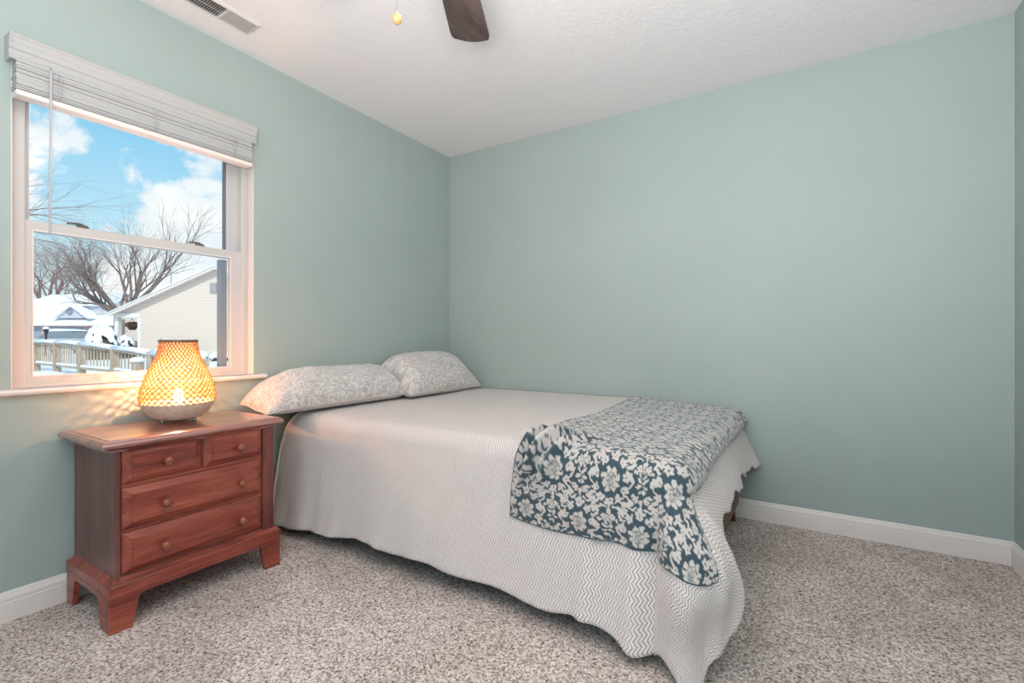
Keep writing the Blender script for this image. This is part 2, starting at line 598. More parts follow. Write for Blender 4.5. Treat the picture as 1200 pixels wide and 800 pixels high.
def baseboard(name, side):
    bm = bmesh.new()
    if side == 'left':
        r = [[(d, y, z) for d, z in BP] for y in (RY, -0.0)]
    elif side == 'back':
        r = [[(x, -d, z) for d, z in BP] for x in (0.0, RX)]
    elif side == 'right':
        r = [[(RX - d, y, z) for d, z in BP] for y in (RY, 0)]
    else:
        r = [[(x, RY + d, z) for d, z in BP] for x in (0, RX)]
    loft(bm, r)
    struct(name, bm, M['white'])


for s in ('left', 'back', 'right', 'front'): baseboard('baseboard_' + s, s)


# ------------------------------------------------------------------ window
def frame_ring(bm, x0, x1, y0, y1, z0, z1, wl_, wr_, wb, wt):
    """rectangular frame with given member widths"""
    a = [(y0, z0), (y1, z0), (y1, z1), (y0, z1)]
    b = [(y0 + wl_, z0 + wb), (y1 - wr_, z0 + wb), (y1 - wr_, z1 - wt), (y0 + wl_, z1 - wt)]
    vs = {}
    for xi, x in enumerate((x0, x1)):
        for k in range(4):
            vs[xi, 0, k] = bm.verts.new((x, *a[k])); vs[xi, 1, k] = bm.verts.new((x, *b[k]))
    for k in range(4):
        k2 = (k + 1) % 4
        for xi in (0, 1): bm.faces.new((vs[xi, 0, k], vs[xi, 0, k2], vs[xi, 1, k2], vs[xi, 1, k]))
        for r in (0, 1): bm.faces.new((vs[0, r, k], vs[0, r, k2], vs[1, r, k2], vs[1, r, k]))
    bmesh.ops.recalc_face_normals(bm, faces=bm.faces)
    return bm


def build_window():
    t = thing('window_1', None, None, (-.1, (WY0 + WY1) / 2, WZ0), kind='structure')
    y0, y1 = WY0 + .0035, WY1 - .0035
    # main frame, face at x=-.052
    fr = obj('window_frame', frame_ring(bmesh.new(), -.135, -.052, y0, y1, WZ0 + .002, WZ1 - .004, .045, .030, .030, .035), M['vinyl'], t, bevel=.002)
    # lower sash in front
    ls = obj('lower_sash', frame_ring(bmesh.new(), -.088, -.060, WY0 + .034, -1.603, .828, 1.447, .036, .058, .032, .038), M['vinyl'], t, bevel=.003)
    obj('glass_bead', frame_ring(bmesh.new(), -.0655, -.058, WY0 + .068, -1.659, .858, 1.412, .004, .004, .004, .004), M['white'], ls)
    obj('glass_pane', BX((-.077, WY0 + .06, .85), (-.074, -1.65, 1.42)), M['glass'], ls)
    # jamb track on the right
    bm = bmesh.new()
    for yy in (-1.6015, -1.594, -1.586):
        box(bm, (-.1, yy - .0015, WZ0 + .03), (-.050, yy + .0015, WZ1 - .03))
    obj('jamb_track', bm, M['vinyl'], t)
    # upper sash behind
    us = obj('upper_sash', frame_ring(bmesh.new(), -.122, -.094, WY0 + .03, -1.590, 1.410, WZ1 - .03, .038, .075, .035, .040), M['vinyl'], t, bevel=.003)
    obj('spacer', BX((-.118, -1.673, 1.446), (-.096, -1.6655, WZ1 - .071)), M['gasket'], us)
    obj('glass_pane', BX((-.111, WY0 + .062, 1.44), (-.108, -1.66, WZ1 - .065)), M['glass'], us)
    # half-screen channel outside, seen dark through the lower glass
    obj('screen_channel', BX((-.134, -1.690, .84), (-.090, -1.664, 1.40)), principled('grey_channel', (.27, .28, .32), .5), t)
    # two cam locks on the meeting rail
    for y in (-2.235, -1.80):
        bm = bmesh.new()
        lathe(bm, [(.020, 0), (.020, .006), (.014, .011), (0, .012)], (-.074, y, 1.4475), 16)
        k = obj('sash_lock', bm, M['lock'], t, smooth=True)
        bm = bmesh.new()
        tube(bm, [(-.074, y, 1.459), (-.064, y - .025, 1.459), (-.060, y - .050, 1.456)], [.006, .005, .004], 8)
        obj('lever', bm, M['lock'], k, smooth=True)
    # stool (sill board) with rounded nose
    prof = [(-.052, .801), (.024, .801), (.030, .806), (.031, .812), (.028, .818), (.022, .820), (-.052, .820)]
    bm = loft(bmesh.new(), [[(x, y, z) for x, z in prof] for y in (WY0 + .0035, WY1 - .0035)])
    prof2 = [(.0005, .797), (.024, .797), (.030, .803), (.032, .810), (.029, .817), (.022, .820), (.0005, .820)]
    loft(bm, [[(x, y, z) for x, z in prof2] for y in (WY0 - .075, WY1 + .055)])
    obj('window_sill', bm, M['white'], t, bevel=.0015)
    # raised bead at the foot of the lower sash
    obj('frame_step', BX((-.060, WY0 + .034, .8195), (-.053, -1.60, .8265)), M['vinyl'], t)


build_window()


def build_blind():
    t = thing('window_blind', 'white wooden blind raised into a tight stack under its moulded valance', 'blind', (.03, (WY0 + WY1) / 2, 1.87))
    y0, y1 = -2.463, -1.600
    # crown-shaped valance, open at the back, with two end returns
    vp = [(.042, 1.982), (.054, 1.982), (.0570, 1.987), (.0560, 1.992), (.0520, 1.996), (.0525, 2.014), (.0545, 2.0165), (.0580, 2.018), (.0580, 2.034), (.0595, 2.037), (.0630, 2.045), (.0655, 2.055), (.0690, 2.058), (.0690, 2.067), (.060, 2.070), (.048, 2.050), (.042, 2.03)]
    bm = loft(bmesh.new(), [[(x, y, z) for x, z in vp] for y in (y0, y1)])
    for ya, yb in ((y0 - .008, y0), (y1, y1 + .006)):
        rp = [(.001, 1.982)] + [q for q in vp[1:15]] + [(.001, 2.070)]
        prism(bm, rp, 'Y', ya, yb)
    obj('valance', bm, M['blind'], t, bevel=.001)
    obj('headrail', BX((.002, y0 + .012, 1.99), (.040, y1 - .012, 2.045)), M['white'], t)
    # stacked slats, slightly uneven
    rnd = random.Random(4)
    bm = bmesh.new()
    z = 1.884
    ns = 0
    while z < 1.984:
        dx = rnd.uniform(-.0012, .0012)
        dz = rnd.uniform(-.0008, .0008)
        a = rnd.uniform(-.001, .001)
        q0, q1 = y0 + .010 + rnd.uniform(-.002, .002), y1 - .017 + rnd.uniform(-.002, .002)
        loft(bm, [[(.004 + dx, y, z + dz), (.056 + dx, y, z + dz + a), (.056 + dx, y, z + dz + a + .0045), (.004 + dx, y, z + dz + .0045)] for y in (q0, q1)])
        z += .0046 if ns != 11 else .0060
        ns += 1
    obj('slats', bm, M['blind'], t)
    obj('bottom_rail', ringstack(.002, .059, y0 + .009, y1 - .017, [(.004, 1.860), (0, 1.863), (0, 1.876), (.004, 1.880)]), M['white'], t, bevel=.001)
    # ladder cords: small pleats of string over the stack
    for yc in (-2.335, -2.03, -1.70):
        bm = bmesh.new()
        for dy in (-.008, .004):
            pts = [(.059 + .0022 * math.sin(k * 2.1 + dy * 300), yc + dy + .004 * math.sin(k * 1.3 + yc * 9), 1.878 + k * .0075) for k in range(15)]
            tube(bm, pts, .0011, 5)
        for k in range(9):
            zz = 1.885 + k * .011
            tube(bm, [(.058, yc - .010, zz), (.0625, yc - .002 + .005 * math.sin(k * 2), zz - .003), (.058, yc + .009, zz)], .0009, 4)
        obj('ladder_cord', bm, M['blind'], t)
    bm = bmesh.new()
    tube(bm, [(.070, -2.366, 1.978), (.071, -2.3665, 1.70), (.072, -2.369, 1.388)], [.0042, .0040, .0043], 6)
    w = obj('tilt_wand', bm, principled('clear_grey_plastic', (0.50, 0.47, 0.50), 0.25), t)
    bm = bmesh.new()
    tube(bm, [(.056, -2.366, 1.992), (.066, -2.366, 1.990), (.070, -2.366, 1.974)], .0016, 6)
    obj('hook', bm, M['nickel'], w)


build_blind()


# ------------------------------------------------------------------ bedside chest
def build_chest():
    t = thing('bedside_chest', 'reddish cherry wood bedside chest with four drawers and bracket feet under the window', 'chest of drawers', (.22, -2.01, 0))
    y0, y1 = -2.287, -1.722
    xb, xf = .022, .400
    # carcass
    bm = BX((xb, y0, .15), (xf, y1, .622))
    obj('carcass', bm, M['cherry_z_shaded'], t, bevel=.0015)
    # front stiles with a thin shadow line either side of the drawers
    for ya, yb in ((y0 + .0005, -2.2745), (-1.7705, y1 - .0005)):
        obj('front_stile', BX((xf - .002, ya, .168), (xf + .009, yb, .6215)), M['cherry_z_shaded'], t, bevel=.001)
    # top with stepped thumbnail edge and a shallow border line
    ty0, ty1, tx1 = -2.334, -1.690, .437
    obj('top', ringstack(.0335 - .014, tx1, ty0, ty1, [(.030, .610), (.024, .620), (.010, .627), (.003, .630), (0, .635), (0, .640), (.003, .646), (.006, .648), (.010, .652), (.020, .6535), (.022, .6525), (.025, .6525), (.027, .655)]), M['cherry_top'], t)
    # base moulding
    obj('base_moulding', ringstack(.006 + .012, .424, -2.311, -1.698, [(0, .122), (0, .127), (.001, .128), (.001, .156), (.004, .160), (.012, .166), (.020, .174), (.024, .178)]), M['cherry_y'], t)

    def bracket(a0, a1, foot, toe, zc):
        """front/side skirt outline in (u,z)"""
        L_ = [(a0, 0), (a0 + foot, 0), (a0 + foot + .006, .03), (a0 + foot + .012, .06), (a0 + foot + .017, .082)]
        for k in range(1, 6):
            an = k / 5 * PI / 2
            L_.append((a0 + toe + (1 - math.cos(an)) * .022 - .002, .085 + math.sin(an) * (zc - .085)))
        R_ = [(a0 + a1 - u, z) for u, z in L_][::-1]
        return L_ + R_ + [(a1, .1215), (a0, .1215)]
    fy0, fy1 = -2.309, -1.700
    obj('front_skirt', prism(bmesh.new(), bracket(fy0, fy1, .066, .084, .108), 'X', .402, .422), M['cherry_y'], t, bevel=.0015)
    for ya, yb in ((fy0, fy0 + .018), (fy1 - .018, fy1)):
        obj('side_skirt', prism(bmesh.new(), bracket(.020, .4015, .058, .076, .104), 'Y', ya, yb), M['cherry_x'], t, bevel=.0015)

    def drawer(ya, yb, za, zb, knobs):
        def ring(i, x): return [(x, ya + i, za + i * .9), (x, yb - i, za + i * .9), (x, yb - i, zb - i * .9), (x, ya + i, zb - i * .9)]
        bm = loft(bmesh.new(), [ring(.0015, xf - .003), ring(.0015, xf + .003), ring(.003, xf + .005), ring(.027, xf + .0185), ring(.0272, xf + .0228), ring(.0285, xf + .0235)])
        d = obj('drawer', bm, M['cherry_y'], t)
        for ky in knobs:
            bm = bmesh.new()
            lathe(bm, [(.0085, 0), (.0075, .003), (.0065, .008), (.0080, .011), (.0135, .014), (.0165, .019), (.0170, .023), (.0150, .028), (.0100, .032), (.0045, .0338), (0, .034)], (xf + .0235, ky, (za + zb) / 2 - .004), 24, 'X')
            obj('knob', bm, M['knob'], d, smooth=True)
    drawer(-2.271, -2.0155, .496, .6245, [-2.142])
    drawer(-2.0095, -1.774, .496, .6245, [-1.882])
    drawer(-2.271, -1.774, .338, .484, [-2.149, -1.875])
    drawer(-2.271, -1.774, .184, .329, [-2.149, -1.875])
    # recess lines between drawers
    bm = bmesh.new()
    for za, zb in ((.4845, .4955), (.3295, .3375)):
        box(bm, (xf - .002, -2.2705, za), (xf + .002, -1.7745, zb))
    obj('drawer_rail', bm, M['cherry_y'], t)


build_chest()


# ------------------------------------------------------------------ woven lantern
def build_lantern():
    c = Vector((.165, -1.992, .6555))
    t = thing('woven_lantern', 'pear-shaped woven bamboo lantern glowing warm orange on the bedside chest', 'lamp', c)
    # outline radius vs height
    P_ = [(.082, .016), (.098, .030), (.118, .055), (.1315, .075), (.1345, .088), (.135, .105), (.132, .130), (.125, .158), (.114, .190), (.100, .222), (.086, .252), (.075, .283), (.069, .312), (.0665, .335)]

    def rad(h):
        for (r0, h0), (r1, h1) in zip(P_, P_[1:]):
            if h <= h1:
                k = (h - h0) / (h1 - h0); k = max(0, k)
                return r0 + (r1 - r0) * k
        return P_[-1][0]

    def rs(h): return sum(rad(h + d) for d in (-.014, -.007, 0, .007, .014)) / 5
    # turned bowl
    prof = [(0, .012), (.060, .012), (.082, .016), (.098, .028), (.113, .047), (.122, .062), (.124, .066), (.1245, .068), (.129, .076), (.130, .080), (.126, .082), (.118, .066), (.095, .034), (.0, .024)]
    bm = bmesh.new(); lathe(bm, prof, c, 48)
    bowl = obj('bowl', bm, M['bamboo_base'], t, smooth=True)
    # woven lattice: flat split-bamboo strips wound both ways
    strip = principled('split_bamboo_strip', (0.60, 0.40, 0.22), 0.55)
    nt = strip.node_tree
    tr = N(nt, 'ShaderNodeBsdfTranslucent'); tr.inputs[0].default_value = (0.62, 0.42, 0.24, 1)
    ms = N(nt, 'ShaderNodeMixShader'); ms.inputs[0].default_value = 0.5
    out = nt.nodes['Material Output']
    nt.links.new(nt.nodes['Principled BSDF'].outputs[0], ms.inputs[1]); nt.links.new(tr.outputs[0], ms.inputs[2]); nt.links.new(ms.outputs[0], out.inputs[0])
    bm = bmesh.new()
    thin = bmesh.new()
    broad = bm
    ns, seg = 34, 44
    for sgn in (1, -1, 2, -2):
        bm = thin if abs(sgn) == 1 else broad
        inner = .0 if abs(sgn) == 1 else -.0022
        wide = .0010 if abs(sgn) == 1 else .0036
        sgn = sgn / abs(sgn)
        for k in range(ns):
            a0 = 2 * PI * k / ns
            pv = None
            for i in range(seg + 1):
                f = i / seg
                h = .078 + f * (.334 - .078)
                tw = sgn * 2.1 * (f ** 1.05)
                r = rs(h) + inner + (.0006 if sgn > 0 else -.0006) + .0006 * math.sin(i * 2.5 + k)
                # strip width vector runs round the pot
                w = wide * (.55 + .45 * r / .13)
                ang = a0 + tw
                p = Vector((r * math.cos(ang), r * math.sin(ang), h))
                tg = Vector((-math.sin(ang), math.cos(ang), 0))
                rr = Vector((math.cos(ang), math.sin(ang), 0)) * .0004
                cur = [bm.verts.new(c + p - tg * w - rr), bm.verts.new(c + p + tg * w - rr), bm.verts.new(c + p + tg * w + rr), bm.verts.new(c + p - tg * w + rr)]
                if pv:
                    for q in range(4): bm.faces.new((pv[q], pv[(q + 1) % 4], cur[(q + 1) % 4], cur[q]))
                pv = cur
    shade = obj('woven_shade', broad, strip, t)
    obj('lattice', thin, principled('brown_bamboo_edge', (0.50, 0.24, 0.09), 0.5), shade)
    # darker horizontal binding canes
    bm = bmesh.new()
    for h in (.092, .108, .127, .148):
        r = rs(h) + .0018
        tube(bm, [c + Vector((r * math.cos(a), r * math.sin(a), h + .0008 * math.sin(3 * a))) for a in [2 * PI * k / 60 for k in range(61)]], .0013, 6, False)
    obj('binding_cane', bm, principled('brown_cane', (0.42, 0.20, 0.08), 0.5), shade)
    # top rim ring
    bm = bmesh.new()
    r0 = rs(.334)
    loft(bm, [[c + Vector(((r0 + dr) * math.cos(a), (r0 + dr) * math.sin(a), h)) for dr, h in ((-.003, .331), (.003, .331), (.0035, .336), (.003, .341), (-.003, .341))] for a in [2 * PI * k / 48 for k in range(49)]], caps=False)
    obj('rim', bm, principled('dark_cane_rim', (0.20, 0.13, 0.09), 0.5), t, smooth=True)
    # wire carrying handle hanging folded at the back left of the rim, on two lugs
    for k_, s_ in enumerate((0.6, 3.75)):
        bm = bmesh.new()
        b0 = c + Vector(((r0 + .003) * math.cos(s_), (r0 + .003) * math.sin(s_), .338))
        tube(bm, [b0, b0 + Vector((0, 0, .006)), b0 + Vector((.003 * math.cos(s_), .003 * math.sin(s_), .010))], .0016, 6)
        obj('handle_lug', bm, M['nickel'], t, smooth=True)
    bm = bmesh.new()
    e = [c + Vector((.072 * math.cos(a), .072 * math.sin(a), .328 - .012 * math.sin((a - 3.6) * 3))) for a in [3.6 + .1 * k for k in range(8)]]
    tube(bm, e, .0010, 5)
    obj('wire_handle', bm, M['nickel'], t, smooth=True)
    # little feet
    for k in range(3):
        a = -PI / 3 + 2 * PI * k / 3 - .4
        bm = bmesh.new()
        lathe(bm, [(.007, 0), (.009, .004), (.008, .010), (.006, .0135)], c + Vector((.062 * math.cos(a), .062 * math.sin(a), 0)), 12)
        obj('foot', bm, M['nickel'], t, smooth=True)
    # bulb and holder
    bm = bmesh.new(); lathe(bm, [(.014, .024), (.014, .060), (.011, .064)], c, 16)
    hold = obj('bulb_holder', bm, M['white'], t, smooth=True)
    bm = bmesh.new(); lathe(bm, [(.009, .0645), (.011, .075), (.016, .090), (.019, .106), (.017, .120), (.010, .132), (0, .138)], c, 24)
    # emission surface about 0.0085 m2
    b = obj('bulb', bm, mat_emit('warm_bulb', (1.0, 0.66, 0.34), 30, (1, .8, .5)), t, smooth=True, label='glowing warm bulb')
    b.visible_shadow = True
    pl = bpy.data.lights.new('lantern_light', 'POINT')
    pl.energy = LANTERN; pl.color = (1.0, .48, .21); pl.shadow_soft_size = .012
    po = bpy.data.objects.new('lantern_light', pl); COL.objects.link(po)
    po.location = c + Vector((0, 0, .165))


build_lantern()

# ------------------------------------------------------------------ bed
BX0, BX1 = .022, 2.10      # mattress length
BY0, BY1 = -1.435, -.030    # near, far
BT = .618                   # top of the bedspread


def rounded_slab(x0, x1, y0, y1, z0, z1, r, n=6):
    """box with rounded vertical corners and rolled edges"""
    def rect(i, z):
        pts = []
        rr = max(r - i, .004)
        for cx, cy, a in ((x1 - i - rr, y1 - i - rr, 0), (x0 + i + rr, y1 - i - rr, 1), (x0 + i + rr, y0 + i + rr, 2), (x1 - i - rr, y0 + i + rr, 3)):
            for k in range(n + 1):
                an = PI / 2 * (a + k / n)
                pts.append((cx + rr * math.cos(an), cy + rr * math.sin(an), z))
        return pts
    e = .075
    rings = [rect(e * (1 - math.sin(t)), z0 + e * (1 - math.cos(t))) for t in [PI / 2 * k / 5 for k in range(6)]]
    rings += [rect(e * (1 - math.cos(t)), z1 - e * (1 - math.sin(t))) for t in [PI / 2 * k / 5 for k in range(6)]]
    return loft(bmesh.new(), rings)


def build_bed():
    t = thing('bed_frame', 'low brown wooden bed frame under the mattress, its foot and leg showing past the bedspread', 'bed frame', (1.06, -.72, 0))
    fx0, fx1, fy0, fy1 = .03, 2.092, -1.40, -.045
    obj('foot_rail', BX((fx1 - .022, fy0, .095), (fx1, fy1, .315)), M['frame_wood'], t, bevel=.004)
    obj('head_rail', BX((fx0, fy0, .095), (fx0 + .022, fy1, .315)), M['frame_wood'], t, bevel=.004)
    for y in (fy0, fy1 - .022):
        obj('side_rail', BX((fx0 + .0225, y, .095), (fx1 - .0225, y + .022, .315)), M['frame_wood'], t, bevel=.004)
    for k in range(12):
        x = fx0 + .07 + k * .165
        obj('slat', BX((x, fy0 + .023, .275), (x + .07, fy1 - .023, .295)), M['frame_wood'], t, bevel=.002)
    for x, dx in ((fx0 + .05, -.0), (fx1 - .06, .028)):
        for y in (fy0 + .05, (fy0 + fy1) / 2, fy1 - .04):
            bm = bmesh.new()
            loft(bm, [[(x + dx - .020, y - .020, 0), (x + dx + .020, y - .020, 0), (x + dx + .020, y + .020, 0), (x + dx - .020, y + .020, 0)],
                      [(x - .030, y - .028, .274), (x + .030, y - .028, .274), (x + .030, y + .028, .274), (x - .030, y + .028, .274)]])
            obj('leg', bm, M['leg_wood'], t, bevel=.003)
    # splayed dark foot-end leg by the back wall
    m = rounded_slab(BX0, BX1 - .022, BY0 + .022, BY1 + .008, .3165, BT - .012, .06)
    o = obj('mattress', m, M['mattress'], base=(1.06, -.72, .3165), smooth=True)
    tag(o, 'pale blue-grey mattress, its head corner bare beside the bedside chest', 'mattress')


build_bed()

# --- surface on which the cloths lie: (u = metres from the head, v = metres from the back wall side)
RR = .075
UX0 = .05
CW = 1.405          # width on top to near edge
CL = BX1 - UX0      # length on top to the foot edge


def sstep(a, b, x):
    t = min(max((x - a) / (b - a), 0), 1)
    return t * t * (3 - 2 * t)


def gauss(x, m, s): return math.exp(-((x - m) / s) ** 2)


def cloth_point(u, v, lift=0.0):
    X_ = UX0 + u
    Y_ = BY1 + .010 - v
    cx = min(X_, BX1 - RR)
    cy = max(Y_, BY0 + RR)
    dx, dy = X_ - cx, Y_ - cy
    r = math.hypot(dx, dy)
    top = BT + .012 * sstep(1.4, 2.6, 0) - .008 * (v / CW) ** 2 - .035 * sstep(1.45, 2.05, u) * sstep(.9, 0.0, v) * 0 - .030 * sstep(1.35, 2.05, u) * (1 - .4 * v / CW)
    top += .010 * (1 - sstep(0, .5, v))
    if r < 1e-7:
        n = Vector((0, 0, 1))
        # shallow relief on top
        z = top + .0015 * mnoise.noise(Vector((u * 4, v * 4, 0)))
        return Vector((cx, cy, z + lift))
    ux, uy = dx / r, dy / r
    phi = math.atan2(dx, -dy) if (dx or dy) else 0      # 0 = near side, pi/2 = foot
    arc = RR * PI / 2
    if r < arc:
        a = r / RR
        h = (RR + lift) * math.sin(a)
        z = top - RR + (RR + lift) * math.cos(a)
    else:
        d = r - arc
        side = 1 - phi / (PI / 2)          # 1 near side, 0 foot
        alpha = .155 * side + .38 * (1 - side)
        w = sstep(.0, .35, d)
        if phi < 1e-4:
            # broad soft folds on the long side, deepening to the foot
            f = 0
            f += .020 * gauss(u, 1.905, .035) * sstep(0, .30, d) * 1.6
            f -= .010 * gauss(u, 1.975, .030) * sstep(0, .30, d) * 1.5
            f += .016 * gauss(u, 1.735, .022) * sstep(.05, .40, d)
            f -= .008 * gauss(u, 1.80, .035) * sstep(.05, .40, d)
            f += .007 * math.sin(u * 7.5 + .5) * w
            f += .006 * math.sin(u * 29 + 2 * math.sin(u * 5)) * sstep(.12, .5, d) * (1 - sstep(.9, 1.3, u))
            f += .003 * math.sin(u * 61 + 1.0 + 9 * d) * sstep(.2, .5, d) * (1 - sstep(.7, 1.1, u))
        elif phi > PI / 2 - 1e-4:
            f = .012 * math.sin(v * 9 + .6) * w + .006 * math.sin(v * 31) * w
            f += .014 * gauss(v, .10, .10) * w
            f += .030 * sstep(0, .12, d) * sstep(.3, 1.0, v)
        else:
            p = phi / (PI / 2)
            f = .110 * sstep(-.02, .20, d) * (1 - .75 * sstep(.22, .44, d)) * math.sin(p * PI) ** .7
            f += .026 * gauss(p, .28, .09) * w - .022 * gauss(p, .74, .14) * w
            f -= .022 * gauss(p, .52, .10) * w
            f += .030 * sstep(0, .12, d) * sstep(.75, 1, p)
        h = RR + lift + d * math.sin(alpha) + f + .0
        z = top - RR - d * math.cos(alpha)
        # keep the cloth above the carpet: anything longer lies outwards
        if z < .012:
            h += (.012 - z) * .8
            z = .012 + .004 * math.sin(u * 40)
    return Vector((cx + ux * h, cy + uy * h, z))


def build_grid(us_fn, nu, nv, lift_fn=None):
    """us_fn(i/nu, j/nv) -> (u, v)"""
    verts, uvs = [], []
    for i in range(nu + 1):
        for j in range(nv + 1):
            u, v = us_fn(i / nu, j / nv)
            L_ = lift_fn(u, v, i / nu, j / nv) if lift_fn else 0.0
            verts.append(cloth_point(u, v, L_))
            uvs.append((u, v))
    faces = []
    for i in range(nu):
        for j in range(nv):
            a = i * (nv + 1) + j
            faces.append((a, a + 1, a + nv + 2, a + nv + 1))
    me = bpy.data.meshes.new('cloth')
    me.from_pydata([tuple(p) for p in verts], [], faces)
    uvl = me.uv_layers.new(name='UVMap')
    li = np.zeros(len(me.loops), dtype=np.int32)
    me.loops.foreach_get('vertex_index', li)
    arr = np.array(uvs, dtype=np.float32)[li]
    uvl.data.foreach_set('uv', arr.ravel())
    me.update()
    return me, np.array(uvs)


def spread_uv(a, b):
    # side overhang: lower near the head, slightly up mid-way
    u = .045 + a * (CL - .045)
    v = b * CW
    return u, v


def build_spread():
    def uvf(a, b):
        # a along the bed, b from the back wall outwards; overhang lengths vary along the hem
        V = b * (CW + .545)
        U = -.018 + a * (CL + .300 + .018)
        # scale the overhanging bits to hem lengths
        if V > CW:
            f = (V - CW) / .545
            x = min(U, CL)
            hemv = .535 - .040 * sstep(.1, .75, x) + .016 * sstep(1.0, 1.6, x) - .012 * gauss(x, 1.70, .06) + .02 * gauss(x, 1.93, .06) + .006 * math.sin(x * 17)
            V = CW + f * hemv
        if U > CL:
            g = (U - CL) / .300
            vv = min(V, CW + .5)
            hemu = .250 - .060 * sstep(.1, .65, vv) - .018 * sstep(.65, 1.05, vv) + (.012 * math.sin(vv * 19) + .006 * math.sin(vv * 47)) * (1 - sstep(1.0, 1.3, vv)) + .25 * sstep(1.22, 1.50, vv) - .11 * sstep(1.53, 1.90, vv)
            U = CL + g * hemu
        # head edge curves a little inwards on top
        U += (.015 + .085 * gauss(V, CW - .06, .12)) * (1 - a) ** 6 * sstep(.9, 1.30, V)
        return U, V
    me, _ = build_grid(uvf, 230, 190)
    o = obj('bedspread', me, M['spread'], base=(1.06, -.72, BT), smooth=True, solid=.005)
    tag(o, 'cream bedspread with a zigzag weave draped over the bed almost to the carpet', 'bedspread')
    # rolled hem along the head edge
    bm = bmesh.new()
    pts = []
    for j in range(70, 191):
        u, v = uvf(0, j / 190)
        pts.append(cloth_point(u - .004, v, .004))
    tube(bm, pts, .0075, 8)
    obj('hem', bm, M['hem'], o, smooth=True)


build_spread()


# ------------------------------------------------------------------ damask throw
def stamp(img, pts, r0, r1, W_, H_, val=1.0):
    """thick tapered stroke through pts in unit metres; mirrored in x"""
    h, w = img.shape
    pts = np.array(pts)
    n = 40
    k = len(pts) - 1
    for i in range(n + 1):
        t = i / n * k
        a = min(int(t), k - 1); f = t - a
        # catmull
        p0, p1, p2, p3 = pts[max(a - 1, 0)], pts[a], pts[a + 1], pts[min(a + 2, k)]
        p = .5 * (2 * p1 + (p2 - p0) * f + (2 * p0 - 5 * p1 + 4 * p2 - p3) * f * f + (3 * p1 - p0 - 3 * p2 + p3) * f ** 3)
        r = r0 + (r1 - r0) * i / n
        for sx in (1, -1):
            disc(img, sx * p[0], p[1], r, r, W_, H_, val)


def disc(img, x, y, rx, ry, W_, H_, val=1.0, rot=0):
    h, w = img.shape
    cx, cy = (x / W_ + .5) * w, (y / H_ + .5) * h
    px, py = max(rx, ry) / W_ * w + 2, max(rx, ry) / H_ * h + 2
    x0, x1 = int(cx - px), int(cx + px) + 1
    y0, y1 = int(cy - py), int(cy + py) + 1
    xs = np.arange(x0, x1); ys = np.arange(y0, y1)
    gx, gy = np.meshgrid((xs - cx) * W_ / w, (ys - cy) * H_ / h)
    c_, s_ = math.cos(rot), math.sin(rot)
    a = (gx * c_ + gy * s_) / rx; b = (-gx * s_ + gy * c_) / ry
    m = (a * a + b * b) <= 1
    yy, xx = np.nonzero(m)
    img[(ys[yy]) % h, (xs[xx]) % w] = val


